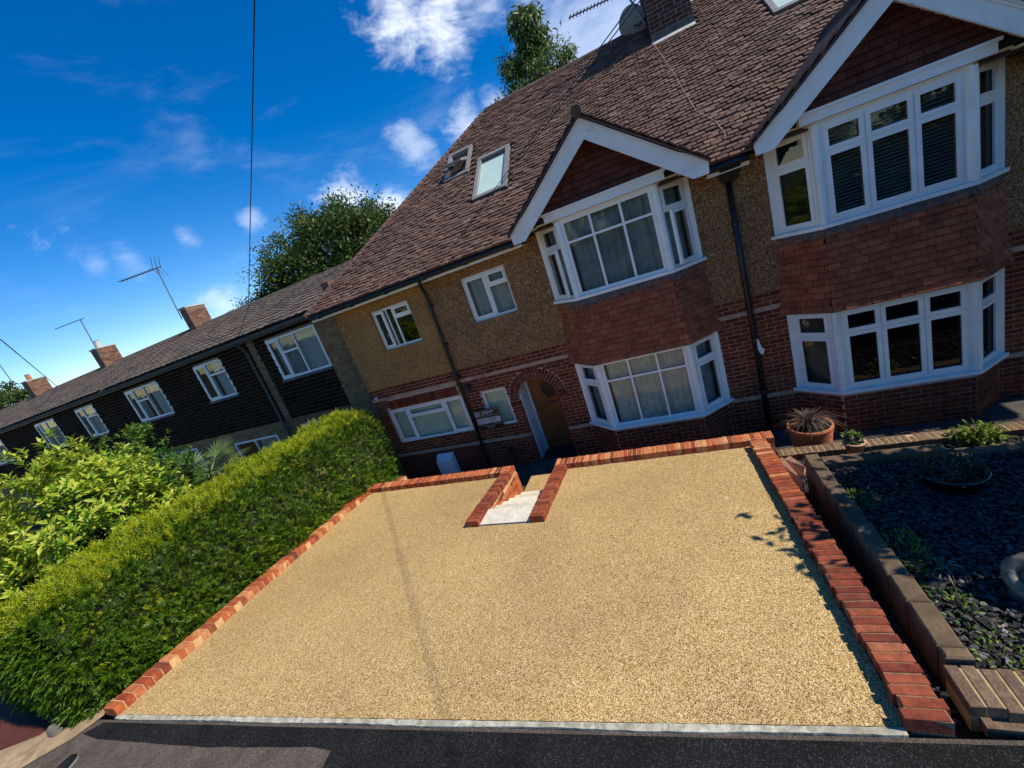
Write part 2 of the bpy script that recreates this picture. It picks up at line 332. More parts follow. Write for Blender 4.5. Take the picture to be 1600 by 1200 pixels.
def pieces(lst, m, parent, name, limit=300, stuff='pieces', proto=None):
    """lst: (key, origin, u, n, sizes(l,t,h)); the largest in view become objects sharing meshes, the rest ONE stuff part"""
    sc = sorted(range(len(lst)), key=lambda i: -in_view(lst[i][0])*lst[i][3][0]*lst[i][3][2])
    single = set(sc[:limit]); cache = {}; rest = MB(); nrest = 0
    for i, (p, u, n, (l, t, h)) in enumerate(lst):
        if i in single:
            k = (round(l, 3), round(t, 3), round(h, 3))
            if k not in cache:
                b = MB()
                if proto: proto(b, *k)
                else: b.box(-k[0]/2, k[0]/2, -k[1], 0, -k[2]/2, k[2]/2)
                cache[k] = b.mesh(name, m)
            put(name, cache[k], parent, p, frame_q(u, n))
        else:
            q = frame_q(u, n).to_matrix(); b = MB()
            if proto: proto(b, l, t, h)
            else: b.box(-l/2, l/2, -t, 0, -h/2, h/2)
            rest.add([q @ V(v)+V(p) for v in b.v], b.f); nrest += 1
    if nrest: rest.build(stuff, m, parent, kind='stuff')

def wall_cells(x0, x1, z0, z1, openings):
    xs = sorted({x0, x1, *[a for o in openings for a in (o[0], o[1]) if x0 < a < x1]})
    zs = sorted({z0, z1, *[a for o in openings for a in (o[2], o[3]) if z0 < a < z1]})
    for i in range(len(xs)-1):
        run = None
        for j in range(len(zs)-1):
            cx, cz = (xs[i]+xs[i+1])/2, (zs[j]+zs[j+1])/2
            inside = any(o[0] < cx < o[1] and o[2] < cz < o[3] for o in openings)
            if inside:
                if run is not None: yield xs[i], xs[i+1], run, zs[j]
                run = None
            elif run is None: run = zs[j]
        if run is not None: yield xs[i], xs[i+1], run, zs[-1]

def courses(o, u, n, length, z0, z1, openings=(), pitch=.231, ch=.077, joint=.010, proud=.006, skip=None, phase=0.):
    """stretcher-bond bricks on a wall face that starts at o and runs along u"""
    out = []; nrow = int((z1-z0)/ch+.01)
    for r in range(nrow):
        zc = z0+(r+.5)*ch
        x = -phase-(pitch/2 if r % 2 else 0)
        while x < length-.02:
            a, b = max(x, 0), min(x+pitch, length)
            x += pitch
            segs = [(a, b)]
            for q in openings:
                if q[2] < zc+ch*.3 and q[3] > zc-ch*.3:
                    ns = []
                    for s0, s1 in segs:
                        if q[1] <= s0 or q[0] >= s1: ns.append((s0, s1)); continue
                        if q[0]-s0 > .035: ns.append((s0, q[0]))
                        if s1-q[1] > .035: ns.append((q[1], s1))
                    segs = ns
            for s0, s1 in segs:
                if s1-s0 < .04: continue
                c = (s0+s1)/2
                if skip and skip(c, zc): continue
                pr = proud+random.uniform(-.002, .003)
                out.append((V(o)+u*c+V((0, 0, zc))+n*0, u, n, (round(s1-s0-joint, 2), round(pr, 3), round(ch-joint, 3))))
    return out

# ---- windows
def window(parent, o, u, n, w, h, cols_, transoms, name='window', fr=.055, bar=.05, sash=(), glassm='glass', inner=None, room=True, sill=.05, sillmat='upvc', depth=.07, roomd=.45, inset=.0, open_=None, bars_fixed=True, roomin=0.):
    """o: lower-left corner in the plane of the frame's face. cols_: column edges 0..1; transoms: per column a list of heights 0..1.
    sash: cells (col,row) that carry a thick casement frame. open_: {(c,r): (hinge side, angle)}"""
    o = V(o)+Z_*0-n*inset; w_ = Z_
    f = MB()
    f.obox(o, u, n, w_, 0, w, -depth, 0, 0, fr); f.obox(o, u, n, w_, 0, w, -depth, 0, h-fr, h)
    f.obox(o, u, n, w_, 0, fr, -depth, 0, fr, h-fr); f.obox(o, u, n, w_, w-fr, w, -depth, 0, fr, h-fr)
    xs = [fr]+[c*w for c in cols_[1:-1]]+[w-fr]
    cells = []
    for c in range(len(cols_)-1):
        a = xs[c]+(bar/2 if c else 0); b = xs[c+1]-(bar/2 if c < len(cols_)-2 else 0)
        if c: f.obox(o, u, n, w_, xs[c]-bar/2, xs[c]+bar/2, -depth, -.003, fr, h-fr)
        zs = [fr]+[t*h for t in transoms[c]]+[h-fr]
        for r in range(len(zs)-1):
            z0 = zs[r]+(bar/2 if r else 0); z1 = zs[r+1]-(bar/2 if r < len(zs)-2 else 0)
            if r: f.obox(o, u, n, w_, a, b, -depth, -.004, zs[r]-bar/2, zs[r]+bar/2)
            cells.append((c, r, a, b, z0, z1))
    wo = f.build(name, 'upvc', parent); seal = MB()
    for c, r, a, b, z0, z1 in cells:
        oo, uu, nn = o, u, n
        if open_ and (c, r) in open_:
            side, ang = open_[(c, r)]
            q = Quaternion(Z_, ang)
            hx = a if side == 'l' else b
            piv = o+u*hx+n*.012
            uu = q @ u; nn = q @ n; oo = piv-uu*hx
        if (c, r) in sash:
            t = .048; s = MB(); e0, e1 = -.035, .014
            s.obox(oo, uu, nn, w_, a-.006, b+.006, e0, e1, z0-.006, z0+t); s.obox(oo, uu, nn, w_, a-.006, b+.006, e0, e1, z1-t, z1+.006)
            s.obox(oo, uu, nn, w_, a-.006, a+t, e0, e1, z0+t, z1-t); s.obox(oo, uu, nn, w_, b-t, b+.006, e0, e1, z0+t, z1-t)
            s.build('sash', 'upvc', wo)
            a, b, z0, z1 = a+t-.004, b-t+.004, z0+t-.004, z1-t+.004
        for q0, q1, q2, q3 in ((a-.001, b+.001, z0-.001, z0+.007), (a-.001, b+.001, z1-.007, z1+.001), (a-.001, a+.007, z0+.007, z1-.007), (b-.007, b+.001, z0+.007, z1-.007)): seal.obox(oo, uu, nn, w_, q0, q1, -.025, -.012, q2, q3)
        g = MB(); g.obox(oo, uu, nn, w_, a-.004, b+.004, -.032, -.026, z0-.004, z1+.004); g.build('pane', glassm, wo)
    seal.build('glazing_seals', 'black_plastic', wo, kind='stuff')
    if inner:
        for it in (inner if isinstance(inner, list) else [inner]):
            k, a0, a1, c0, c1, m = it
            if k == 'curtain':
                nseg = max(6, int((a1-a0)*w*34)); cu = MB(); vv = []
                for i in range(nseg+1):
                    x = (a0+(a1-a0)*i/nseg)*w; d = -.13-.022*math.sin(i*1.25+random.uniform(-.3, .3))
                    vv += [o+u*x+n*d+w_*(c0*h), o+u*x+n*(d*1.0)+w_*(c1*h)]
                cu.add(vv, [(2*i, 2*i+2, 2*i+3, 2*i+1) for i in range(nseg)]); cu.build('curtain', m, wo, smooth=True)
            elif k == 'blind':
                nb = int((c1-c0)*h/.048)
                for i in range(nb):
                    z = c0*h+(i+.5)*.048; b_ = MB(); uo = o+w_*z-n*.12; t1 = (n*.022-w_*.012)
                    b_.add([uo+u*(a0*w)-t1, uo+u*(a1*w)-t1, uo+u*(a1*w)+t1, uo+u*(a0*w)+t1], [(0, 1, 2, 3)]); b_.build('blind_slat', m, wo)
            elif k == 'board':
                b_ = MB(); b_.obox(o, u, n, w_, a0*w, a1*w, -.125, -.115, c0*h, c1*h); b_.build('blind', m, wo)
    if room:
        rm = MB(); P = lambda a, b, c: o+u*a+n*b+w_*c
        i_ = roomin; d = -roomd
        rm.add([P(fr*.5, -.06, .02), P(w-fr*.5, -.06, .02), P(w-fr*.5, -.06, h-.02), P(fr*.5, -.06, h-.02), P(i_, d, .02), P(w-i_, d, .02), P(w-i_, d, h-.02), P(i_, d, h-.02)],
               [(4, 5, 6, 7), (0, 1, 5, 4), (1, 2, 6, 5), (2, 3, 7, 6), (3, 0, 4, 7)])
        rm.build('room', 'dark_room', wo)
    if sill:
        s = MB(); s.obox(o, u, n, w_, -.03, w+.03, -.02, .05+inset, -sill, -.002); s.build('sill', sillmat, wo)
    return wo

# ------------------------------------------------------------------ ground, road, drive
def drive_z(x, y): return .83+.0775*(-1.84-y)
def road_z(x, y): return 1.185-.0081*(x+6.6)+.006*(-6.2-y)
g = MB(); prof = [(900, -.06), (-1.95, -.06), (-6.7, 1.06), (-7.4, 1.10), (-900, 1.12)]
for y, z in prof: g.v += [(-900, y, z), (900, y, z)]
for i in range(len(prof)-1): g.f.append((2*i, 2*i+2, 2*i+3, 2*i+1))
g.build('ground', 'ground', kind='structure')
NL, NR, FR, FL = V((-6.60, -6.64, 0)), V((.76, -5.84, 0)), V((.60, -1.84, 0)), V((-6.86, -1.84, 0))
SX0, SX1, SY = -3.58, -2.28, -3.42           # notch of the steps
d = MB()
def dq(pts): d.add([(x, y, drive_z(x, y)) for x, y in pts]+[(x, y, drive_z(x, y)-.5) for x, y in pts],
                   [tuple(range(len(pts)))]+[(i, i+len(pts), (i+1) % len(pts)+len(pts), (i+1) % len(pts)) for i in range(len(pts))])
yl = SY; t = (yl-FL.y)/(NL.y-FL.y); lx = FL.x+(NL.x-FL.x)*t; t2 = (yl-FR.y)/(NR.y-FR.y); rx = FR.x+(NR.x-FR.x)*t2
dq([(lx, SY), (NL.x, NL.y), (NR.x, NR.y), (rx, SY), (SX1-.01, SY), (SX0+.01, SY)])
dq([(FL.x, FL.y), (lx, SY), (SX0+.01, SY), (SX0+.01, FL.y)])
dq([(SX1-.01, FR.y), (SX1-.01, SY), (rx, SY), (FR.x, FR.y)])
d.build('driveway', 'resin', kind='structure')
e = (NR-NL).normalized(); ep = V((e.y, -e.x, 0))
k = MB(); nk = 120; lk = (NR-NL).length
for i in range(nk+1):
    p = NL+e*(-.02+lk*i/nk); a = p+ep*(.004+.006*random.random()); b = p+ep*(.048+.005*math.sin(i*.21)+.006*random.random()); z = road_z(p.x, p.y)+.020+.001*random.random()
    k.v += [(a.x, a.y, z), (b.x, b.y, z-.001), (b.x, b.y, z-.12), (a.x, a.y, z-.12)]
    if i: q = 4*(i-1); k.f += [(q, q+1, q+5, q+4), (q+1, q+2, q+6, q+5), (q+3, q, q+4, q+7)]
k.build('kerb', 'kerb_concrete', kind='structure')
rd = MB(); A, B = NL+ep*.05-e*60, NR+ep*.05+e*60
for p in (A, A+ep*12, B+ep*12, B): rd.v.append((p.x, p.y, road_z(p.x, p.y)-.006 if abs(p.x) < 8 else 1.13-.004*p.x*.2))
rd.v = []; nx = 24
for i in range(nx+1):
    q = A+(B-A)*(i/nx)
    for j, w in enumerate((0, 1.5, 12)):
        p = q+ep*w; zz = road_z(max(-9, min(6, p.x)), max(-9, p.y))-.002
        rd.v.append((p.x, p.y, zz))
for i in range(nx):
    for j in range(2): rd.f.append((i*3+j, i*3+j+1, (i+1)*3+j+1, (i+1)*3+j))
rd.build('road', 'asphalt_old', kind='structure')
def sheet(name, pts, m, off, zf=road_z, **kw):
    s = MB(); s.add([(x, y, zf(x, y)+off) for x, y in pts], [tuple(range(len(pts)))]); return s.build(name, m, **kw)
edge = [NL+ep*.077-e*.12]
lower = []
for i in range(31):
    q = i/30; p = NL+e*(q*(NR-NL).length)
    wd = (.17+.02*math.sin(q*9)+.012*random.uniform(-1, 1)) if q < .42 else 3.2+.1*random.random()
    if abs(q-.42) < .017: lower.append(p+ep*(.077+.17)); 
    lower.append(p+ep*(.077+wd))
end = NR+e*.55
pts = [(p.x, p.y) for p in [NL+ep*.078-e*.16, NL+ep*.2-e*.33]+lower+[end+ep*3.2, end+ep*.08]]
sheet('road_patch', pts, 'asphalt_new', .004, kind='structure')
m = MB(); m.box(-60, 60, -19.6, -17.6, 1.0, 1.26); m.build('bounce_footway', 'concrete', kind='structure')  # added out of view: pale strip to bounce light onto the house fronts
sheet('verge', [(-6.86, -6.62), (-6.98, -6.93), (-7.55, -7.55), (-9.2, -8.9), (-10.2, -8.75), (-8.3, -7.32), (-7.62, -6.95), (-7.2, -6.6), (-7.0, -6.45)], 'sand_verge', .010, kind='structure')
sheet('neighbour_drive', [(-7.62, -6.98), (-8.3, -7.35), (-10.2, -8.8), (-16, -9), (-16, -6.4), (-8.2, -6.2)], 'red_paving', .016, kind='structure')
y_ = MB(); y_.box(-7.9, 9.0, -1.7, .02, -.05, .05); y_.build('yard', 'yard', kind='structure')
y_ = MB(); y_.box(-3.42, -2.27, -1.95, -1.0, .052, .27); y_.build('landing', 'resin', kind='structure')

# ------------------------------------------------------------------ semi-detached houses
WALLTOP, SLOPE = 4.78, .80
EY, EZ, RY = -.45, 4.87, 3.92
RZ = EZ+SLOPE*(RY-EY)
def roof_z(y): return EZ+SLOPE*(y-EY)
sn = V((0, -SLOPE, 1)).normalized(); su = V((0, 1, SLOPE)).normalized()
PARTY = 1.14
H1 = thing('semi_detached_house', (-3, 0, 0), 'brick and pebbledash house with arched oak front door behind the gold driveway', 'house', 'pair of semi-detached houses')
H2 = thing('semi_detached_house', (4.5, 0, 0), 'brick house on the right with dark slatted blinds in its upper bay', 'house', 'pair of semi-detached houses')
ARX, ARZ, ARI = -3.10, 1.63, .44
arch = [(ARX-ARI, ARX+ARI, .0, ARZ)]+[(ARX+ARI*math.cos(math.pi*(i+1)/24), ARX+ARI*math.cos(math.pi*i/24), ARZ-.01, ARZ+ARI*math.sin(math.pi*(i+.5)/24)) for i in range(24)]
W1, W2, W3, W4 = (-6.45, -5.35, 3.53, 4.49), (-3.95, -2.91, 3.56, 4.52), (-7.15, -4.92, 1.10, 2.05), (-4.42, -3.79, 1.10, 2.0)
def bay_open(cx): return [(cx-1.29, cx+1.29, -.3, 2.2), (cx-1.29, cx+1.29, 3.2, 4.78)]
B1, B2 = -.745, 3.03
BZ0, CH, NB = .03, .077, 34
BT = BZ0+CH*NB
def facade(H, x0, x1, ops, dash, plinth=None):
    m = MB()
    for a, b, c, dd in wall_cells(x0, x1, -.2, BT, ops): m.box(a, b, 0, .25, c, dd)
    wall = m.build('wall', 'mortar_old', H)
    for xa, xb, mm in dash:
        m = MB()
        for a, b, c, dd in wall_cells(xa, xb, BT, WALLTOP+.05, ops): m.box(a, b, -.016, .24, c, dd)
        m.build('pebbledash_render', mm, H)
    return wall
wall1 = facade(H1, -7.46, PARTY, [W1, W2, W3, W4]+arch+bay_open(B1), [(-7.46, -4.83, 'pebbledash_ochre'), (-4.83, PARTY, 'pebbledash_old')])
wall2 = facade(H2, PARTY, 8.14, bay_open(B2)+[(6.1, 7.1, .1, 2.1)], [(PARTY, 8.14, 'pebbledash_old')])
def in_arch(c, z): return (c-ARX)**2+(z-ARZ)**2 < .675**2 and z > ARZ-.02
BANDU, BANDL = 30, 9
def brick_rows(H, wall, x0, x1, ops, extra=None):
    sk = lambda c, z: round((z-BZ0)/CH-.5) in (BANDU, BANDL) or (extra and extra(c+x0, z))
    return courses((x0, 0, 0), X_, -Y_, x1-x0, BZ0, BT, [(o[0]-x0, o[1]-x0, o[2], o[3]) for o in ops], skip=sk)
sold = (-7.02, -4.95, 2.06, 2.30)
arch_rows = []
for r_ in range(NB):
    zc = BZ0+(r_+.5)*CH
    if ARZ-.02 < zc < ARZ+.66: hw_ = math.sqrt(max(0, .668**2-(zc-ARZ)**2)); arch_rows.append((ARX-hw_, ARX+hw_, zc-.02, zc+.02))
L1 = brick_rows(H1, wall1, -7.46, PARTY, [W1, W2, W3, W4, sold]+arch[:1]+arch_rows+bay_open(B1), lambda c, z: (c < -4.84 and z < .72) or (abs(c-ARX) < .56 and abs(z-1.585) < .05))
L2 = brick_rows(H2, wall2, PARTY, 8.14, bay_open(B2)+[(6.1, 7.1, .1, 2.1)])
def bands(H, wall, x0, x1, ops):
    for row in (BANDU, BANDL):
        z = BZ0+(row+.5)*CH; x = x0; me = None
        while x < x1-.02:
            w = min(.231, x1-x); a, b = x, x+w; x += w
            if any(o[0] < (a+b)/2 < o[1] and o[2] < z < o[3] for o in ops): continue
            m = MB(); m.box(a+.004, b-.004, -.016, .02, z-.037, z+.037); m.build('band_stone', 'band_stone', wall)
bands(H1, wall1, -7.46, PARTY, [W3, W4]+arch[:1]+[(ARX-.66, ARX+.66, 2.0, 2.3)]+bay_open(B1)); bands(H2, wall2, PARTY, 5.4, bay_open(B2))
m = MB(); m.box(-7.46, -4.84, -.014, .02, -.05, BZ0+CH*BANDL); m.build('plinth', 'plinth_render', H1)
x = sold[0]
while x < sold[1]-.03:                                   # soldier course over the wide window
    m = MB(); m.box(x+.005, x+.066, -.010, .02, sold[2]+.004, sold[3]-.004); m.build('soldier_brick', 'brick_old', wall1); x += .0705
for r0, n_ in ((.448, 21), (.556, 25)):                  # two rings of arch bricks
    for i in range(n_):
        q = math.pi*(i+.5)/n_; rad = V((math.cos(q), 0, math.sin(q))); tan = V((math.sin(q), 0, -math.cos(q)))
        wd = math.pi*r0/n_*.42
        m = MB(); c = V((ARX, 0, ARZ))
        pts = [c+rad*r0-tan*wd, c+rad*r0+tan*wd, c+rad*(r0+.098)+tan*wd*1.12, c+rad*(r0+.098)-tan*wd*1.12]
        m.prism([p+V((0, .03, 0)) for p in pts], (0, -.045, 0)); m.build('arch_brick', 'brick_old', wall1)
for s in (-1, 1):
    m = MB(); m.box(ARX+s*.55-.12, ARX+s*.55+.12, -.013, .05, 1.55, 1.62); m.build('impost', 'brick_old', wall1)
# rounded brick jambs of the porch
for i in range(20):
    z = .06+i*.077
    for s in (-1, 1):
        m = MB(); m.tube([(ARX+s*(ARI+.015), .03, z), (ARX+s*(ARI+.015), .03, z+.066)], .036, 8); m.build('jamb_brick', 'brick_old', wall1)
# porch
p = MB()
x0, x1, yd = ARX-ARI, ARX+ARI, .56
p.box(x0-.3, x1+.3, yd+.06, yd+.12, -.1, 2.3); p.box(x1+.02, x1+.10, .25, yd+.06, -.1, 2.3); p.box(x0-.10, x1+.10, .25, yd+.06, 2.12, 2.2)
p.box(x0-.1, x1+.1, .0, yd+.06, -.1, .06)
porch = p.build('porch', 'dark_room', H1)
m = MB(); m.box(x0-.02, x0+.035, .06, yd+.02, .06, 2.1); m.build('side_panel', 'white_panel', porch)
m = MB(); m.box(x0+.035, x0+.075, yd-.05, yd+.03, .06, 2.1); m.build('door_frame', 'white_panel', porch)
dr = MB(); dr.box(x0+.06, x1-.0, yd, yd+.045, .07, 2.1); door = dr.build('door', 'door_oak', H1)
for i in range(5):
    xx = x0+.10+i*.155; m = MB(); m.box(xx, xx+.145, yd-.008, yd, .12, 1.18); m.build('door_board', 'door_oak', door)
ov = [(ARX+.09+.17*math.cos(2*math.pi*i/28), yd-.012, 1.60+.25*math.sin(2*math.pi*i/28)) for i in range(28)]
m = MB(); m.tube(ov+[ov[0]], .014, 6, False); m.build('oval_bead', 'door_oak', door)
m = MB(); m.prism(ov, (0, .006, 0)); m.build('oval_pane', 'sign_black', door)
m = MB(); m.box(ARX-.02, ARX+.22, yd-.014, yd, 1.22, 1.27); m.build('letter_plate', 'dark_metal', door)

# flat windows
window(H1, (W1[0], .06, W1[2]), X_, -Y_, W1[1]-W1[0], W1[3]-W1[2], [0, .36, .52, 1], [[], [], [.70]], sash=((0, 0), (2, 1)), glassm='glass_dark', open_={(0, 0): ('l', R(-14))}, sillmat='grey_sill', sill=.06)
window(H1, (W2[0], .06, W2[2]), X_, -Y_, W2[1]-W2[0], W2[3]-W2[2], [0, .53, 1], [[], [.67]], sash=((0, 0), (1, 1)), inner=[('curtain', .02, .5, .02, .98, 'pale_curtain'), ('curtain', .52, .98, .02, .98, 'pale_curtain')], sillmat='grey_sill', sill=.06)
window(H1, (W3[0], .05, W3[2]), X_, -Y_, W3[1]-W3[0], W3[3]-W3[2], [0, .25, .74, 1], [[], [.68], []], sash=((0, 0), (2, 0), (1, 1)), inner=[('board', .01, .99, .01, .99, 'frosted_blind')], sill=.06, glassm='glass')
window(H1, (W4[0], .05, W4[2]), X_, -Y_, W4[1]-W4[0], W4[3]-W4[2], [0, 1], [[]], inner=[('board', .02, .98, .01, .99, 'frosted_blind')], sill=.06)

# ---- bays
BF, BH, BYF = .82, 1.31, -.45
def bay_faces(cx, off=0., z=0.):
    k = off*.42
    pts = [V((cx-BH-off*1.2, .0, z)), V((cx-BF-k, BYF-off, z)), V((cx+BF+k, BYF-off, z)), V((cx+BH+off*1.2, .0, z))]
    return [(pts[i], (pts[i+1]-pts[i]).normalized(), (pts[i+1]-pts[i]).length) for i in range(3)]
def out_n(u): return V((u.y, -u.x, 0))
def bay(H, wall, cx, style):
    inn_up = [('curtain', .02, .98, .0, 1., 'grey_curtain')] if style == 1 else [('blind', .02, .98, .01, .99, 'dark_blind')]
    for zb, lvl in ((.84, 'low'), (3.53, 'up')):
        h = 1.36 if lvl == 'low' else 1.35
        inner_f = {('low', 1): [('curtain', .01, .99, 0, 1, 'net_curtain')], ('low', 2): None, ('up', 1): inn_up, ('up', 2): inn_up}[(lvl, style)]
        for fi, (o, u, ln) in enumerate(bay_faces(cx, 0, zb)):
            n = out_n(u)
            if fi == 1:
                sash = () if style == 1 else ((0, 0), (0, 1), (1, 0), (1, 1), (2, 0), (2, 1))
                window(H, o+u*.05, u, n, ln-.10, h, [0, 1/3, 2/3, 1], [[.71]]*3, 'bay_window', fr=.06, bar=.042 if style == 1 else .03, sash=sash, inner=inner_f, sill=0, roomin=.3, roomd=.42, glassm='glass' if (style == 1 or lvl == 'up') else 'glass_dark')
            else:
                op = None
                if style == 1 and lvl == 'up': op = {(0, 0): ('l', R(-12))} if fi == 0 else {(0, 0): ('r', R(16))}
                inn = inner_f
                if lvl == 'low' and style == 2 and fi == 0: inn = [('curtain', .05, .95, 0, 1, 'net_curtain')]
                if style == 1 and lvl == 'low': inn = [('curtain', .02, .98, 0, 1, 'grey_curtain')]
                window(H, o+u*.05, u, n, ln-.10, h, [0, 1], [[.69]], 'bay_window', fr=.05, sash=((0, 0), (0, 1)), inner=inn, sill=0, open_=op, roomin=.12, roomd=.30, glassm='glass' if style == 1 else 'glass_dark')
        # corner posts, head and sill
        f = bay_faces(cx, 0, zb)
        for o in (f[1][0], f[2][0]): m = MB(); m.tube([o, o+Z_*h], .058, 8); m.build('corner_post', 'upvc', H)
        for o in (f[0][0], f[2][0]+f[2][1]*f[2][2]): m = MB(); m.box(o.x-.04, o.x+.04, -.03, .02, zb, zb+h); m.build('side_post', 'upvc', H)
        m = MB(); zt = zb-.055
        oo = .065
        m.prism([(cx-BH-.10, 0, zt), (cx-BH-.09, -.03, zt), (cx-BF-.03, BYF-oo, zt), (cx+BF+.03, BYF-oo, zt), (cx+BH+.09, -.03, zt), (cx+BH+.10, 0, zt)], (0, 0, .052)); m.build('bay_sill', 'upvc', H)
        m = MB(); zt = zb+h+.001
        m.prism([(cx-BH-.02, 0, zt), (cx-BF, BYF-.02, zt), (cx+BF, BYF-.02, zt), (cx+BH+.02, 0, zt)], (0, 0, .03)); m.build('bay_head', 'upvc', H)
    # brick base of the bay
    base = MB(); base.prism([(cx-BH, .1, -.1), (cx-BH, 0, -.1), (cx-BF, BYF, -.1), (cx+BF, BYF, -.1), (cx+BH, 0, -.1), (cx+BH, .1, -.1)], (0, 0, .88))
    bw = base.build('bay_wall', 'mortar_old', H)
    lst = []
    for o, u, ln in bay_faces(cx): lst += courses(o, u, out_n(u), ln, BZ0, .785, phase=.06)
    # tile-hung apron with a bell-cast foot
    core = MB()
    zs = [2.2, 2.35, 2.6, 3.45]
    def flare(z): t = max(0, min(1, (3.40-z)/1.2)); return .012+.085*t**1.6
    rings = []
    for z in zs:
        f = bay_faces(cx, flare(z)-.012, z); rings.append([f[0][0], f[1][0], f[2][0], f[2][0]+f[2][1]*f[2][2]])
    for r in range(len(zs)-1):
        for i in range(3): core.add([rings[r][i], rings[r][i+1], rings[r+1][i+1], rings[r+1][i]], [(0, 1, 2, 3)])
    core.add(rings[0], [(3, 2, 1, 0)])
    ap = core.build('tile_apron', 'dark_room', H)
    tl = []; g_ = .104; nrow = 12
    for r in range(nrow):
        zc = 2.215+r*g_+.045
        o1, o2 = flare(zc-.05), flare(zc+.06); tilt = math.atan((o1-o2+.046)/.11)
        for fi, (o, u, ln) in enumerate(bay_faces(cx, flare(zc), zc)):
            n0 = out_n(u); n = (n0*math.cos(tilt)+Z_*math.sin(tilt)).normalized()
            x = -(.083 if r % 2 else 0)-.02*fi
            while x < ln-.02:
                a, b = max(x, -.012), min(x+.166, ln+.012); x += .166
                if b-a < .03: continue
                nj = (n+Z_*random.gauss(.02, .035)+u*random.gauss(0, .035)).normalized(); uj = (u-nj*u.dot(nj)).normalized()
                tl.append((o+u*((a+b)/2)+n0*(.002+random.uniform(0, .003)), uj, nj, (round(b-a-.009, 2), random.choice((.020, .024, .028)), random.choice((.093, .096, .098)))))
    pieces(tl, 'hung_tile', ap, 'hung_tile', 230, 'hung_tiles')
    # scalloped lead apron under the upper sill
    m = MB()
    for o, u, ln in bay_faces(cx, .058, 0):
        n = out_n(u); ns = int(ln/.025)
        for i in range(ns):
            a, b = ln*i/ns, ln*(i+1)/ns; dz = lambda s: 3.372-.034*abs(math.sin(s*math.pi/.165+.4))-.012*math.sin(s*23)
            m.add([o+u*a+Z_*dz(a), o+u*b+Z_*dz(b), o+u*b+Z_*3.478-n*.03, o+u*a+Z_*3.478-n*.03, o+u*a+Z_*dz(a)-n*.03, o+u*b+Z_*dz(b)-n*.03], [(0, 1, 2, 3), (0, 4, 5, 1)])
    m.build('lead_apron', 'lead', H)
    # gable: frieze, tiles, bargeboards, roof
    m = MB(); m.box(cx-1.0, cx+1.0, -.56, -.40, 4.915, 5.03); m.box(cx-1.03, cx+1.03, -.585, -.40, 5.03, 5.07); m.build('frieze', 'painted_timber', H)
    m = MB(); m.prism([(cx-1.45, -.70, 4.885), (cx-1.2, -.70, 4.885), (cx-1.2, 0, 4.885), (cx-1.45, 0, 4.885)], (0, 0, .03)); m.prism([(cx+1.2, -.70, 4.885), (cx+1.45, -.70, 4.885), (cx+1.45, 0, 4.885), (cx+1.2, 0, 4.885)], (0, 0, .03))
    m.box(cx-1.2, cx+1.2, -.44, 0, 4.912, 4.94); m.build('soffit', 'cream_timber', H)
    bx = MB(); bx.prism([(cx-1.42, -.44, 4.95), (cx+1.42, -.44, 4.95), (cx, -.44, 6.08)], (0, .3, 0)); gw = bx.build('gable_wall', 'dark_room', H)
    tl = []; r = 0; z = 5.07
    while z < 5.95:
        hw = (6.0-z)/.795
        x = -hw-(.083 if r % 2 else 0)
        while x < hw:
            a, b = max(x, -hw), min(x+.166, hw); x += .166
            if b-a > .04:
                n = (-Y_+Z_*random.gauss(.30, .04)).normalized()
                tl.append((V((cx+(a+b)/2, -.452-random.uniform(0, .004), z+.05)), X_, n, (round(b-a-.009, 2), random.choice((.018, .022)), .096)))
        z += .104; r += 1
    pieces(tl, 'gable_tile_shaded', gw, 'gable_tile_shaded', 100, 'gable_tiles')
    yb = -.76; ap_ = 6.17
    for s in (-1, 1):
        top = [(0, ap_), (1.22, ap_-1.22*.80), (1.38, ap_-1.22*.80-.105), (1.60, 4.935)]
        bot = [(1.585, 4.755), (1.37, 4.755), (0, 5.865)]
        poly = [(cx+s*a, yb, z) for a, z in top+bot]
        m = MB(); m.prism(poly if s > 0 else poly[::-1], (0, .035, 0)); bo = m.build('bargeboard', 'painted_timber', H)
        m = MB()
        for i in range(3):
            (a, z), (b, z2) = top[i], top[i+1]
            for dz, pr in ((0, .028), (-.035, .014)): 
                m.prism([(cx+s*a, yb-pr, z+dz), (cx+s*b, yb-pr, z2+dz), (cx+s*b, yb-pr, z2+dz-.032), (cx+s*a, yb-pr, z+dz-.032)], (0, pr-.001, 0))
        m.build('moulding', 'painted_timber', bo)
        # soffit board behind the bargeboard
        m = MB(); m.prism([(cx+s*0, yb+.036, 6.02), (cx+s*1.40, yb+.036, 4.90), (cx+s*1.40, yb+.036, 4.875), (cx+s*0, yb+.036, 5.99)], (0, .30, 0)); m.build('verge_soffit', 'painted_timber', H)
    # gable roof slabs and tiles
    ridge_y = (6.22-EZ)/SLOPE+EY
    m = MB()
    for s in (-1, 1):
        A_, B_, C_, D_ = V((cx, -.83, 6.215)), V((cx, ridge_y, 6.215)), V((cx+s*1.62, EY+.02, 4.925)), V((cx+s*1.62, -.83, 4.925))
        m.prism([A_, B_, C_, D_], (0, 0, -.03))
    gr = m.build('gable_roof', 'ridge_tile', H)
    tl = []; sl_ = math.hypot(1.62, 1.29); un = V((1.62, 0, -1.29)).normalized()
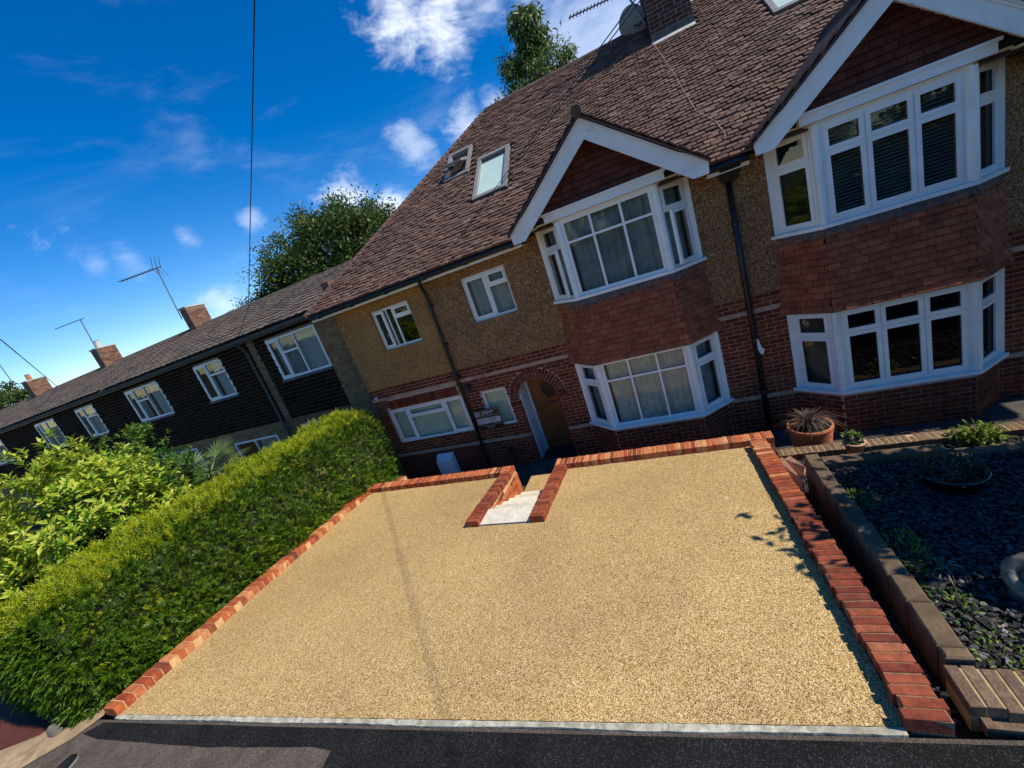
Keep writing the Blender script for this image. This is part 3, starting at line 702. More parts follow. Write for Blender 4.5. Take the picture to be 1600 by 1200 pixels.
    for s in (-1, 1):
        dn_ = V((un.x*s, 0, un.z)); nn = V((-un.z*s, 0, un.x)).normalized()
        for r in range(20):
            c = V((cx, 0, 6.225))+dn_*(.06+r*.103)
            ym = (c.z-EZ)/SLOPE+EY
            y = -.86+(.08 if r % 2 else 0)
            while y < ym:
                n = (nn-dn_*(-.10)+V((0, 0, random.uniform(-.02, .02)))).normalized(); u = V((0, -s, 0)); u = (u-n*u.dot(n)).normalized()
                tl.append((V((c.x, y+.08, c.z))+nn*.012, u, n, (.158, .016, .16))); y += .166
    pieces(tl, 'ridge_tile', gr, 'roof_tile', 0, 'gable_roof_tiles')
    m = MB(); m.tube([(cx, -.88, 6.235), (cx, ridge_y, 6.235)], .085, 10); m.build('ridge_tile', 'ridge_tile', gr)
    return lst, bw
l1, bw1 = bay(H1, wall1, B1, 1); l2, bw2 = bay(H2, wall2, B2, 2)
pieces(L1, 'brick_old', wall1, 'brick', 240, 'bricks'); pieces(l1, 'brick_old', bw1, 'brick', 60, 'bricks')
pieces(L2, 'brick_old', wall2, 'brick', 130, 'bricks'); pieces(l2, 'brick_old', bw2, 'brick', 170, 'bricks')
# side and back walls so that the houses are solid
m = MB(); m.box(-7.46, -7.2, .25, 7.9, -.2, 4.8); m.box(-7.46, PARTY, 7.6, 7.9, -.2, 4.8); m.build('side_wall', 'pebbledash_ochre', H1)
m = MB(); m.box(7.9, 8.14, .25, 7.9, -.2, 4.8); m.box(PARTY, 7.9, 7.6, 7.9, -.2, 4.8); m.build('side_wall', 'pebbledash_old', H2)
m = MB(); m.box(6.1, 7.1, .1, .16, .1, 2.1); m.build('door', 'door_oak', H2)

# ---- main roof
HL, HR = -7.84, 8.52
SKY = [(-4.36, -3.68, 1.86, 2.74), (-3.44, -2.62, .88, 2.10), (2.60, 3.50, 2.2, 3.35)]
CHX0, CHX1, CHY0, CHY1 = .68, 1.50, 3.12, 4.5
for H, xa, xb in ((H1, HL, PARTY), (H2, PARTY, HR)):
    m = MB(); run = RY-EY
    if H is H1:
        fr_ = [(xa, EY), (xb, EY), (xb, RY), (xa+run, RY)]
    else: fr_ = [(xa, EY), (xb, EY), (xb-run, RY), (xa, RY)]
    off = -.025
    m.add([(x, y, roof_z(y)+off) for x, y in fr_], [(0, 1, 2, 3)])
    bk = [(x, 2*RY-y) for x, y in fr_]; m.add([(x, y, roof_z(2*RY-y)+off) for x, y in bk], [(3, 2, 1, 0)])
    hx, rx_ = (xa, xa+run) if H is H1 else (xb, xb-run)
    m.add([(hx, EY, EZ+off), (hx, 2*RY-EY, EZ+off), (rx_, RY, RZ+off)], [(0, 2, 1) if H is H1 else (0, 1, 2)])
    roof = m.build('roof', 'ridge_tile', H)
    tl = []; L = run*math.hypot(1, SLOPE); nr = int(L/.1)
    for r in range(nr+1):
        s = r*.1+.05; y = EY+s/math.hypot(1, SLOPE)
        if y > RY-.03: break
        lo = xa+(y-EY) if H is H1 else xa; hi = xb if H is H1 else xb-(y-EY)
        x = math.floor(lo/.166)*.166-(.083 if r % 2 else 0)
        x -= .166
        while x < hi:
            a, b = x, x+.166; x += .166
            if H is H1:
                if (a+b)/2 >= PARTY: continue
                a = max(a, lo)
            else:
                if (a+b)/2 < PARTY: continue
                b = min(b, hi)
            if b-a < .02: continue
            c = (a+b)/2; z = roof_z(y)
            if any(k[0]-.05 < c < k[1]+.05 and k[2]-.05 < y < k[3]+.05 for k in SKY): continue
            if CHX0-.02 < c < CHX1+.02 and y > CHY0-.02: continue
            if any(6.19-.795*abs(c-bc) > z+.03 for bc in (B1, B2)): continue
            tp = random.gauss(.19, .035); ux = random.gauss(0, .035)
            n = (sn-su*(-tp)*1.0+X_*ux).normalized() if False else (sn*math.cos(tp)-su*math.sin(tp)*-1*0+Z_*0).normalized()
            n = (sn+su*-0.0).normalized()
            n = (Quaternion(X_, -tp) @ sn).normalized(); n = (n+X_*ux).normalized()
            u = (X_-n*X_.dot(n)).normalized()
            u = Quaternion(n, random.gauss(0, .012)) @ u
            tl.append((V((c, y, z))+sn*(.004+abs(random.gauss(0, .003))), u, n, (round(b-a-.012, 2), random.choice((.034, .040, .046)), .165)))
    pieces(tl, 'roof_tile', roof, 'roof_tile', 300, 'roof_tiles')
    # ridge tiles
    xr0, xr1 = (xa+run, xb) if H is H1 else (xa, xb-run)
    x = xr0; rm_ = MB(); rm_.tube([(-.15, 0, 0), (.15, 0, 0)], .105, 10); rme = rm_.mesh('ridge_tile', 'ridge_tile')
    while x < xr1:
        if not (CHX0-.1 < x+.15 < CHX1+.1): put('ridge_tile', rme, roof, (x+.15, RY, RZ-.02), (R(random.uniform(-2, 2)), R(random.uniform(-1.5, 1.5)), 0))
        x += .305
    # hip: bonnet tiles along the hip line
    s_ = 1 if H is H1 else -1
    p0, p1 = V((hx, EY, EZ+.0)), V((rx_, RY, RZ))
    nh = int((p1-p0).length/.16); dirh = (p1-p0).normalized(); hm = MB(); hm.tube([(0, 0, -.10), (0, 0, .10)], [.10, .085], 10); hme = hm.mesh('hip_tile', 'ridge_tile')
    q = dirh.to_track_quat('Z', 'Y')
    for i in range(nh): put('hip_tile', hme, roof, p0+dirh*(.1+i*.16)+V((0, 0, -.02)), q)
    # fascia, soffit, gutter
    segs = [(HL+.05, -2.32), (.85, PARTY)] if H is H1 else [(PARTY, 1.42), (4.64, HR-.05)]
    for a, b in segs:
        m = MB(); m.box(a, b, -.385, -.36, 4.70, 4.80); m.build('fascia', 'painted_timber', H)
        m = MB(); m.box(a, b, -.36, 0, 4.715, 4.735); m.build('soffit', 'painted_timber', H)
        m = MB(); m.tube([(a, -.445, 4.80), (b, -.445, 4.80)], .052, 10); m.build('gutter', 'black_plastic', H)
        x = a+.3
        while x < b-.1:
            m = MB(); m.box(x-.02, x+.02, -.50, -.38, 4.735, 4.80); m.build('gutter_bracket', 'black_plastic', H); x += 1.0
    if H is H1:
        m = MB(); m.box(HL+.02, HL+.06, -.36, 8.2, 4.70, 4.80); m.build('fascia', 'painted_timber', H)
for x0_, y0_ in ((-6.9, -.02), (-5.35, .12), (.72, .16), (-3.0, .22)):      # pale replacement tiles
    m = MB()
    for i in range(2): m.obox(V((x0_+i*.168, y0_, roof_z(y0_))), X_, sn, su, 0, .16, .012, .026, -.03, .035)
    m.build('pale_tile', 'roof_patch', H1)
# skylights
for i, (a, b, c, dd) in enumerate(SKY):
    H = H1 if i < 2 else H2
    o = V((a, c, roof_z(c))); w = b-a; l = (dd-c)*math.hypot(1, SLOPE)
    f = MB(); t = .09
    f.obox(o, X_, sn, su, 0, w, -.02, .07, 0, t); f.obox(o, X_, sn, su, 0, w, -.02, .08, l-t, l)
    f.obox(o, X_, sn, su, 0, t, -.02, .075, t, l-t); f.obox(o, X_, sn, su, w-t, w, -.02, .075, t, l-t)
    sk = f.build('skylight', 'galvanised', H)
    m = MB(); m.obox(o, X_, sn, su, -.06, w+.06, -.01, .012, -.16, 0); m.build('flashing', 'lead', sk)
    if i == 0:   # the small one stands open: the lower edge swung out about the middle
        m = MB(); m.obox(o, X_, sn, su, t, w-t, -.30, -.28, t, l-t); m.build('room', 'dark_room', sk)
        q = Quaternion(X_, R(-28)); mid = o+su*(l*.55)+sn*.05; un, nn = q @ su, q @ sn
        m = MB(); h_ = l*.5-t
        for (p0, p1, q0, q1) in ((t, w-t, -h_, -h_+.07), (t, w-t, h_-.1-.07, h_-.1), (t, t+.07, -h_+.07, h_-.17), (w-t-.07, w-t, -h_+.07, h_-.17)): m.obox(mid, X_, nn, un, p0, p1, -.02, .03, q0, q1)
        m.build('sash', 'galvanised', sk)
        m = MB(); m.obox(mid, X_, nn, un, t+.06, w-t-.06, .0, .008, -h_+.06, h_-.16); m.build('pane', 'glass_dark', sk)
        m = MB(); m.obox(o, X_, sn, su, .02, w-.02, -.02, -.01, .01, .4); m.build('opening', 'dark_room', sk)
    else:
        m = MB(); m.obox(o, X_, sn, su, t, w-t, .030, .038, t, l-t); m.build('pane', 'glass', sk)
        m = MB(); m.obox(o, X_, sn, su, t*.8, w-t*.8, .004, .012, t*.8, l-t*.8-.14); m.build('blind', 'roof_blind', sk)
        m = MB(); m.obox(o, X_, sn, su, t*.8, w-t*.8, .003, .014, l-t*.8-.138, l-t*.8); m.build('blind_cassette', 'lead', sk)
        m = MB(); m.obox(o, X_, sn, su, -.01, w+.01, .0, .045, -.05, .0); m.build('cover', 'black_plastic', sk)
# chimney on the party wall
m = MB(); m.box(CHX0, CHX1, CHY0, CHY1, 7.2, 9.35); ch = m.build('chimney', 'mortar_old', H1)
cl = []
cl += courses((CHX0, CHY0, 0), X_, -Y_, CHX1-CHX0, 7.68, 9.35, pitch=.215, ch=.077)
cl += courses((CHX0, CHY1, 0), -Y_, -X_, CHY1-CHY0, 7.68, 9.35, pitch=.215, ch=.077)
cl += courses((CHX1, CHY0, 0), Y_, X_, CHY1-CHY0, 7.68, 9.35, pitch=.215, ch=.077)
pieces(cl, 'chimney_dark', ch, 'chimney_brick', 70, 'chimney_bricks')
m = MB(); m.box(CHX0-.012, CHX1+.012, CHY0-.016, CHY0-.001, 7.76, 7.90); m.build('lead_flashing', 'lead', ch)
m = MB(); m.prism([(CHX0-.02, CHY0-.07, roof_z(CHY0-.07)+.035), (CHX1+.02, CHY0-.07, roof_z(CHY0-.07)+.035), (CHX1+.02, CHY0-.018, roof_z(CHY0)+.04), (CHX0-.02, CHY0-.018, roof_z(CHY0)+.04)], (0, -.0, .014)); m.build('mortar_fillet', 'white_stone', ch)
m = MB(); m.box(CHX0-.05, CHX1+.05, CHY0-.05, CHY1+.05, 9.35, 9.45); m.build('chimney_cap', 'concrete', ch)
for k in range(3):
    m = MB(); m.lathe([(.13, 0), (.11, .35), (.13, .36), (.13, .42), (.09, .42), (.09, .1)], (CHX0+.4, CHY0+.3+k*.4, 9.45), 14); m.build('chimney_pot', 'terracotta', ch)
# pipes
m = MB(); m.tube([(-4.62, -.44, 4.80), (-4.62, -.43, 4.70), (-4.72, -.25, 4.60), (-4.78, -.09, 4.48), (-4.80, -.075, 4.30), (-4.83, -.075, 2.4), (-4.83, -.075, .05)], .038, 10); dp = m.build('downpipe', 'black_plastic', H1, smooth=True)
for z in (4.2, 3.3, 2.5, 1.5, .7):
    m = MB(); m.tube([(-4.81, -.075, z-.03), (-4.81, -.075, z+.03)], .05, 10); m.box(-4.88, -4.74, -.05, .0, z-.02, z+.02); m.build('pipe_bracket', 'black_plastic', dp)
m = MB(); m.tube([(1.15, -.09, 4.62), (1.15, -.085, 3.0), (1.15, -.085, .05)], .045, 10); dp = m.build('downpipe', 'black_plastic', H2, smooth=True)
m = MB(); m.prism([(1.0, -.42, 4.78), (1.32, -.42, 4.78), (1.25, -.30, 4.56), (1.06, -.30, 4.56)], (0, .36, 0)); m.build('hopper', 'black_plastic', dp)
for z in (3.9, 2.9, 1.9, .9):
    m = MB(); m.tube([(1.15, -.085, z-.03), (1.15, -.085, z+.03)], .056, 10); m.build('pipe_bracket', 'black_plastic', dp)

# ------------------------------------------------------------------ driveway walls and steps
def coping(parent, p0, p1, side, width, pitch, m, top, hgt=.10, jit=.004, t0=0., t1=1.):
    """bricks laid across the wall between p0 and p1 (inner top edge), the width going to 'side'"""
    p0, p1 = V(p0), V(p1); dr_ = p1-p0; ln = dr_.length; dr_.normalize(); n_ = max(1, int(ln/pitch)); pt = ln/n_
    zz = [top(p0.x, p0.y), top(p1.x, p1.y)]; sl_ = math.atan2(zz[1]-zz[0], ln)
    b = MB(); jt = .0115; bv = .004; x0, x1, y0, y1 = 0, width, -(pt-jt)/2, (pt-jt)/2
    b.add([(x0, y0, -hgt), (x1, y0, -hgt), (x1, y1, -hgt), (x0, y1, -hgt), (x0, y0, -bv), (x1, y0, -bv), (x1, y1, -bv), (x0, y1, -bv), (x0+bv, y0+bv, 0), (x1-bv, y0+bv, 0), (x1-bv, y1-bv, 0), (x0+bv, y1-bv, 0)],
          [(3, 2, 1, 0), (0, 1, 5, 4), (1, 2, 6, 5), (2, 3, 7, 6), (3, 0, 4, 7), (4, 5, 9, 8), (5, 6, 10, 9), (6, 7, 11, 10), (7, 4, 8, 11), (8, 9, 10, 11)]); me = b.mesh('brick', m)
    sd = V(side).normalized()
    for i in range(n_):
        c = p0+dr_*(pt*(i+.5)); z = top(c.x, c.y)
        up = Quaternion(sd.cross(dr_) if False else sd, 0) @ Z_
        y = (dr_+Z_*math.tan(sl_)).normalized(); x = sd; zax = x.cross(y)
        if zax.z < 0: y = -y; zax = x.cross(y)
        q = Matrix((x, y, zax)).transposed().to_quaternion()
        q = Quaternion(Z_, random.gauss(0, .008)) @ Quaternion(y, random.gauss(0, .008)) @ q
        put('brick', me, parent, (c.x+sd.x*random.gauss(0, jit), c.y+sd.y*random.gauss(0, jit), z+random.gauss(0, .0012)), q)
def core(parent, poly, top, bottom, m='mortar_new'):
    b = MB(); n = len(poly)
    b.add([(x, y, top(x, y)) for x, y in poly]+[(x, y, bottom) for x, y in poly], [tuple(range(n)), tuple(range(2*n-1, n-1, -1))]+[(i, i+n, (i+1) % n+n, (i+1) % n) for i in range(n)])
    return b.build('mortar_bed', m, parent)
wt = lambda x, y: drive_z(x, y)+.105
ct = lambda x, y: drive_z(x, y)+.0965
GW = 'brick walls around the driveway'
DW1 = thing('driveway_wall', (-6.9, -4.2, .9), 'low orange brick wall between the hedge and the driveway', 'wall', GW)
coping(DW1, (-6.60, -6.66, 0), (-6.86, -1.86, 0), (-1, -.06, 0), .215, .1, 'brick_new', wt)
core(DW1, [(-6.605, -6.655), (-6.815, -6.66), (-7.07, -1.87), (-6.865, -1.87)], ct, .7)
DW2 = thing('driveway_wall', (-5, -1.75, .3), 'orange brick wall across the drive end left of the steps', 'wall', GW)
coping(DW2, (-7.08, -1.86, 0), (-3.375, -1.86, 0), (0, 1, 0), .215, .075, 'brick_new', lambda x, y: .935)
core(DW2, [(-7.07, -1.85), (-3.385, -1.85), (-3.385, -1.655), (-7.07, -1.655)], lambda x, y: .9275, 0)
coping(DW2, (-3.58, -3.44, 0), (-3.58, -1.87, 0), (1, 0, 0), .215, .077, 'brick_coping', wt)
core(DW2, [(-3.57, -3.43), (-3.375, -3.43), (-3.375, -1.86), (-3.57, -1.86)], ct, .0)
coping(DW2, (-6.32, -1.64, 0), (-6.10, -1.64, 0), (0, 1, 0), .16, .075, 'brick_new', lambda x, y: .935)
core(DW2, [(-6.315, -1.635), (-6.105, -1.635), (-6.105, -1.49), (-6.315, -1.49)], lambda x, y: .9275, 0)
sl_ = courses((-3.374, -3.43, 0), Y_, X_, 1.775, .10, .95, skip=lambda c, z: z > ct(0, -3.43+c)-.135, proud=.010)
pieces(sl_, 'brick_new', DW2, 'side_brick', 200)
DW3 = thing('driveway_wall', (-.8, -1.75, .3), 'orange brick wall below the lower bay window right of the steps', 'wall', GW)
coping(DW3, (-2.50, -1.845, 0), (.93, -1.845, 0), (0, 1, 0), .215, .075, 'brick_new', lambda x, y: .935)
core(DW3, [(-2.49, -1.835), (.92, -1.835), (.92, -1.64), (-2.49, -1.64)], lambda x, y: .9275, 0)
coping(DW3, (-2.495, -3.43, 0), (-2.495, -1.85, 0), (1, 0, 0), .215, .077, 'brick_coping', wt)
core(DW3, [(-2.485, -3.42), (-2.29, -3.42), (-2.29, -1.85), (-2.485, -1.85)], ct, 0)
DW4 = thing('driveway_wall', (.8, -3.9, .6), 'red brick edging wall along the right side of the driveway', 'wall', GW)
pm = V((.662, -3.35, 0))
coping(DW4, (.60, -1.86, 0), pm, (1, .04, 0), .215, .078, 'brick_new', wt)
coping(DW4, pm, (.762, -5.87, 0), (1, .04, 0), .22, .075, 'brick_coping', wt, jit=.010)
core(DW4, [(.605, -1.87), (.815, -1.87), (.97, -5.86), (.77, -5.86)], ct, .5, 'mortar_dull')
ST = thing('garden_steps', (-2.95, -2.6, .2), 'white sandstone steps going down from the driveway between two brick walls', 'steps')
for i in range(6):
    y0 = SY+.02+(0 if i == 0 else .38+.25*(i-1)); y1 = SY+.38+.25*i; z = drive_z(-3, SY)+.012-.112*i
    m = MB(); m.box(-3.362, -2.50, y0, y1+.02, z-.045, z); m.build('tread', 'sandstone', ST)
    m = MB(); m.box(-3.362, -2.50, y0+.004, y1, z-.6, z-.046); m.build('riser', 'sandstone', ST)

# ------------------------------------------------------------------ right-hand garden
bedz = lambda x, y: 1.02+.045*(-2.9-y)
m = MB(); P = [(1.2, -2.9), (1.22, -5.46), (7.5, -5.46), (7.5, -2.9)]
m.add([(x, y, bedz(x, y)) for x, y in P]+[(x, y, .0) for x, y in P], [(0, 1, 2, 3)]+[(i, i+4, (i+1) % 4+4, (i+1) % 4) for i in range(4)]); m.build('garden_bed', 'soil', kind='structure')
m = MB(); P = [(.82, -1.9, .42), (.98, -5.85, 1.0), (1.25, -5.85, 1.0), (1.25, -1.9, .42)]; m.add(P, [(0, 1, 2, 3)]); m.build('side_gap', 'soil', kind='structure')
m = MB(); P = [(.95, -1.68, .40), (1.0, -2.95, .62), (7.5, -2.95, .62), (7.5, -1.68, .40)]; m.add(P, [(0, 1, 2, 3)]); m.build('border_strip', 'soil', kind='structure')
SW = thing('sleeper_wall', (1.14, -4.1, .6), 'weathered upright sleeper edging between the red brick wall and the slate bed', 'edging')
y = -2.72; i = 0
while y > -5.42:
    w = random.choice((.27, .32, .30, .36)); y2 = max(y-w, -5.46); zt = bedz(0, (y+y2)/2)+.12+random.uniform(-.012, .012)
    x0 = 1.075+.006*i
    m = MB(); b = .012
    m.prism([(x0, y-.004, .45), (x0, y2+.004, .45), (x0+.145, y2+.004, .45), (x0+.145, y-.004, .45)], (0, 0, zt-.45-b)); 
    m.add([(x0, y2+.004, zt-b), (x0+.145, y2+.004, zt-b), (x0+.145, y-.004, zt-b), (x0, y-.004, zt-b), (x0+b, y2+.004+b, zt), (x0+.145-b, y2+.004+b, zt), (x0+.145-b, y-.004-b, zt), (x0+b, y-.004-b, zt)], [(0, 1, 5, 4), (1, 2, 6, 5), (2, 3, 7, 6), (3, 0, 4, 7), (4, 5, 6, 7)])
    m.build('sleeper', 'sleeper', SW); y = y2; i += 1
SW2 = thing('sleeper_wall', (2, -2.78, .6), 'sleeper edging across the far end of the slate bed', 'edging')
x = 1.24
while x < 6.5:
    w = random.choice((.4, .5, .62)); zt = 1.10+random.uniform(-.01, .01) if x < 2.0 else 1.02
    m = MB(); m.box(x+.004, x+w-.004, -2.90, -2.74, .4, zt); m.build('sleeper', 'sleeper', SW2); x += w
BE = thing('brick_edging', (3, -1.57, .3), 'low brown brick wall below the right bay window', 'wall')
coping(BE, (.97, -1.67, 0), (7.4, -1.67, 0), (0, 1, 0), .205, .0755, 'brown_brick', lambda x, y: .50, hgt=.10)
core(BE, [(.98, -1.66), (7.39, -1.66), (7.39, -1.475), (.98, -1.475)], lambda x, y: .496, 0, 'mortar_ochre')
FE = thing('brick_edging', (1.8, -5.6, 1.1), 'low weathered brown brick edging at the road in front of the slate bed', 'wall')
coping(FE, (1.09, -5.745, 0), (4.9, -5.745, 0), (0, 1, 0), .255, .0795, 'brown_brick', lambda x, y: 1.22, hgt=.085)
core(FE, [(1.10, -5.735), (4.88, -5.735), (4.88, -5.50), (1.10, -5.50)], lambda x, y: 1.216, 1.0, 'mortar_ochre')
m = MB(); m.box(1.14, 1.42, -5.80, -5.68, 1.05, 1.135); m.build('footing_stone', 'brown_brick', FE)
SLB = thing('stone_slab', (.98, -2.5, .5), 'pale split stone slabs wedged between the red wall and the sleepers', 'slab')
for i, (a, b) in enumerate(((.89, .97), (.985, 1.07))):
    m = MB(); m.prism([(a, -1.95, .56), (b, -1.95, .60), (b+.02, -2.95+.3*i, .86), (a+.05, -3.05+.3*i, .82)], (0, 0, .06)); m.build('slab', 'band_stone', SLB)

def chips(area, n, zf, size, seed):
    rs = np.random.RandomState(seed); b = MB()
    for _ in range(n):
        x, y = area(rs); L_ = size*rs.uniform(.5, 1.5); W_ = L_*rs.uniform(.4, .8); a = rs.uniform(0, 6.28); T = rs.uniform(.004, .012)
        q = Euler((rs.normal(0, .22), rs.normal(0, .22), a)).to_matrix(); k = rs.randint(5, 7)
        ring = [V((L_*math.cos(2*math.pi*i/k+rs.uniform(-.3, .3))*rs.uniform(.8, 1.1), W_*math.sin(2*math.pi*i/k)*rs.uniform(.8, 1.1), 0)) for i in range(k)]
        c = V((x, y, zf(x, y)+rs.uniform(.0, .035)))
        b.add([c+q @ r for r in ring]+[c+q @ (r+V((0, 0, T))) for r in ring], [tuple(range(k, 2*k))]+[(i, (i+1) % k, k+(i+1) % k, k+i) for i in range(k)])
    return b
chips(lambda r: (r.uniform(1.25, 4.6), r.uniform(-5.44, -2.95)), 14000, bedz, .021, 1).build('slate_chippings', 'slate', kind='stuff', label='loose grey slate chippings covering the raised garden bed', cat='slate')
chips(lambda r: (r.uniform(1.0, 5), r.uniform(-2.72, -1.7)), 3000, lambda x, y: .40+.17*(-1.7-y), .026, 2).build('slate_chippings', 'slate', kind='stuff', label='strip of slate chippings beside the brown brick wall', cat='slate')
chips(lambda r: (r.uniform(.9, 1.07), r.uniform(-5.75, -3.0)), 1500, lambda x, y: .42+.147*(-1.9-y), .016, 3).build('gravel', 'slate', kind='stuff', label='dark gravel in the gap beside the red brick wall', cat='gravel')

# ------------------------------------------------------------------ foliage
def leaf_mesh(pos, axis, nrm, ln, wd, m, name='foliage', fold=.25):
    pos, axis, nrm = map(np.asarray, (pos, axis, nrm)); N = len(pos)
    axis = axis/np.linalg.norm(axis, axis=1, keepdims=True)
    side = np.cross(axis, nrm); side /= np.linalg.norm(side, axis=1, keepdims=True)+1e-9
    nn = np.cross(side, axis)
    ln = np.broadcast_to(ln, N)[:, None]; wd = np.broadcast_to(wd, N)[:, None]
    v = np.empty((N, 4, 3)); v[:, 0] = pos; v[:, 2] = pos+axis*ln-nn*ln*.12
    v[:, 1] = pos+axis*ln*.45+side*wd*.5+nn*wd*fold; v[:, 3] = pos+axis*ln*.45-side*wd*.5+nn*wd*fold
    me = bpy.data.meshes.new(name); me.vertices.add(N*4); me.vertices.foreach_set('co', v.ravel())
    me.loops.add(N*4); me.loops.foreach_set('vertex_index', np.arange(N*4)); me.polygons.add(N)
    me.polygons.foreach_set('loop_start', np.arange(N)*4); me.polygons.foreach_set('loop_total', np.full(N, 4))
    me.update(calc_edges=True); me.materials.append(MATS[m]); return me
def unit(a): return a/(np.linalg.norm(a, axis=-1, keepdims=True)+1e-9)
rs = np.random.RandomState(11)

# hedge: a clipped evergreen hedge along the left wall
HD = thing('hedge', (-7.8, -3.6, .9), 'long clipped green hedge along the left side of the driveway', 'hedge')
HY0, HY1 = -6.82, -.42
def hedge_z0(y): return np.interp(y, [-6.8, -1.9, 0], [1.10, .45, .05])
def hedge_zt(y): return np.interp(y, [-6.8, -3.5, -1., -.4], [2.55, 2.48, 2.36, 2.22])
def section(y):
    z0, zt = hedge_z0(y), hedge_zt(y)
    return [(-7.06, z0-.05), (-6.99, z0+.35), (-6.98, z0+.8), (-7.05, zt-.35), (-7.18, zt-.12), (-7.42, zt), (-8.25, zt+.03), (-8.5, zt-.15), (-8.62, zt-.6), (-8.62, z0)]
SN = 10
def hedge_point(y, s):
    z0, zt = hedge_z0(y), hedge_zt(y); one = np.ones_like(y)
    xs = np.array([-7.06, -6.99, -6.98, -7.05, -7.18, -7.42, -8.25, -8.5, -8.62, -8.62])
    zs = np.stack([z0-.05, z0+.35, z0+.8, zt-.35, zt-.12, zt, zt+.03, zt-.15, zt-.6, z0], -1)
    d_ = np.array([0, .4, .85, 1.2, 1.45, 1.7, 2.55, 2.85, 3.3, 4.0])
    i = np.clip(np.searchsorted(d_, s)-1, 0, 8); f = (s-d_[i])/(d_[i+1]-d_[i])
    x = xs[i]+(xs[i+1]-xs[i])*f; zi = np.take_along_axis(zs, i[:, None], 1)[:, 0]; zj = np.take_along_axis(zs, i[:, None]+1, 1)[:, 0]
    z = zi+(zj-zi)*f; tx = xs[i+1]-xs[i]; tz = zj-zi
    n = unit(np.stack([tz, 0*tz, -tx], -1)); return x, z, n
def hedge_bump(y, s): return .05*np.sin(y*3.1+s*2)+.035*np.sin(y*7.3-s*5)+.03*np.sin(s*9+y*13)
def hedge_leaves(N, s0, s1, depth, ln, wd, m, upb, name, ylo=HY0, yhi=HY1, mask=None, per=11, jit=.55, flat=.8):
    """sprays: each holds 'per' leaflets along one shoot, so that dark gaps stay between the shoots"""
    C_ = N//per; y = rs.uniform(ylo, yhi, C_); s = rs.uniform(s0, s1, C_); x, z, n = hedge_point(y, s)
    endk = np.clip((y-HY0)/.22, 0, 1); endk2 = np.clip((HY1-y)/.25, 0, 1); shrink = np.sqrt(1-(1-np.minimum(endk, endk2))**2)   # round the two ends
    x = -7.8+(x+7.8)*(.45+.55*shrink); z0 = hedge_z0(y); z = z0+(z-z0)*(.82+.18*shrink)
    lump = .05*np.sin(y*17+s*11+2*np.sin(y*3.1))*np.sin(s*19-y*7)+.03*np.sin(y*41+s*3)*np.sin(s*37+y*9)
    p = np.stack([x, y, z], -1)+n*(hedge_bump(y, s)+lump-rs.exponential(depth, C_))[:, None]
    keep = np.ones(C_, bool) if mask is None else mask(p)
    endn = np.stack([0*y, np.where(endk < 1, -(1-endk), np.where(endk2 < 1, 1-endk2, 0)), 0*y], -1)
    ax = unit(n*flat+endn+rs.normal(0, jit, (C_, 3))+np.array([0, 0, upb])); sd_ = unit(np.cross(ax, rs.normal(0, 1, (C_, 3))))
    p, ax, sd_, n = p[keep], ax[keep], sd_[keep], n[keep]; C_ = len(p); i = np.repeat(np.arange(C_), per); k = np.tile(np.arange(per), C_); M_ = C_*per
    sl_len = ln*1.5*rs.uniform(.6, 1.4, C_); sgn = np.where(k % 2, 1., -1.)
    pos = p[i]+ax[i]*(sl_len[i]*k/per)[:, None]; la = unit(ax[i]*.75+sd_[i]*sgn[:, None]*.8+rs.normal(0, .18, (M_, 3)))
    la[k == per-1] = ax[i][k == per-1]
    nr = unit(np.cross(ax, sd_)[i]+rs.normal(0, .25, (M_, 3))); nr *= np.where(nr[:, 2] < 0, -1, 1)[:, None]
    return put(name, leaf_mesh(pos, la, nr, ln*.62*rs.uniform(.6, 1.3, M_), wd*rs.uniform(.7, 1.3, M_), m, name), HD)
hedge_leaves(270000, 0, 3.1, .035, .056, .0125, 'leaf_hedge', .15, 'foliage')
hedge_leaves(60000, 1.5, 2.95, .015, .085, .0095, 'leaf_hedge_new', 1.3, 'new_shoots', jit=.4, flat=.3)
hedge_leaves(6000, .4, 1.7, .01, .055, .012, 'leaf_hedge_new', .5, 'side_shoots')
hedge_leaves(5000, .7, 1.9, .02, .07, .016, 'leaf_hedge_dead', .2, 'brown_patch', mask=lambda p: ((p[:, 1]+2.9)**2/.16+(p[:, 2]-2.0)**2/.07 < 1) | ((p[:, 1]+4.6)**2/.05+(p[:, 2]-2.3)**2/.05 < 1))
# ragged near end of the hedge
N = 9000; u_ = rs.uniform(0, 1, N); sy = rs.uniform(0, 4., N); yy = np.full(N, HY0+.05); x, z, n = hedge_point(yy, sy)
cx_, cz_ = -7.8, 1.8; k_ = np.sqrt(rs.uniform(0, 1, N)); x = cx_+(x-cx_)*k_*.9; z = cz_+(z-cz_)*k_*.95
p = np.stack([x, HY0+.16-.18*np.sqrt(np.clip(1-k_**2, 0, 1))+rs.normal(0, .03, N), z], -1)
put('foliage', leaf_mesh(p, unit(np.stack([rs.normal(0, .5, N), -np.ones(N), rs.normal(-.1, .5, N)], -1)), unit(rs.normal(0, .5, (N, 3))+np.array([0, 0, 1])), .07*rs.uniform(.6, 1.5, N), .024, 'leaf_hedge'), HD)
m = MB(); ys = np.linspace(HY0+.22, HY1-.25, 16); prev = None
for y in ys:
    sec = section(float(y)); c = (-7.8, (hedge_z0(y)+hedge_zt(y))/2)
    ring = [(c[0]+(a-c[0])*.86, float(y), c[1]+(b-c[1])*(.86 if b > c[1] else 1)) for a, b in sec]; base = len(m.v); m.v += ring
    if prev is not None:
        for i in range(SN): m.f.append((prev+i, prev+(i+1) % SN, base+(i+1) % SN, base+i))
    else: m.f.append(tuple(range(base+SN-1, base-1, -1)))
    prev = base
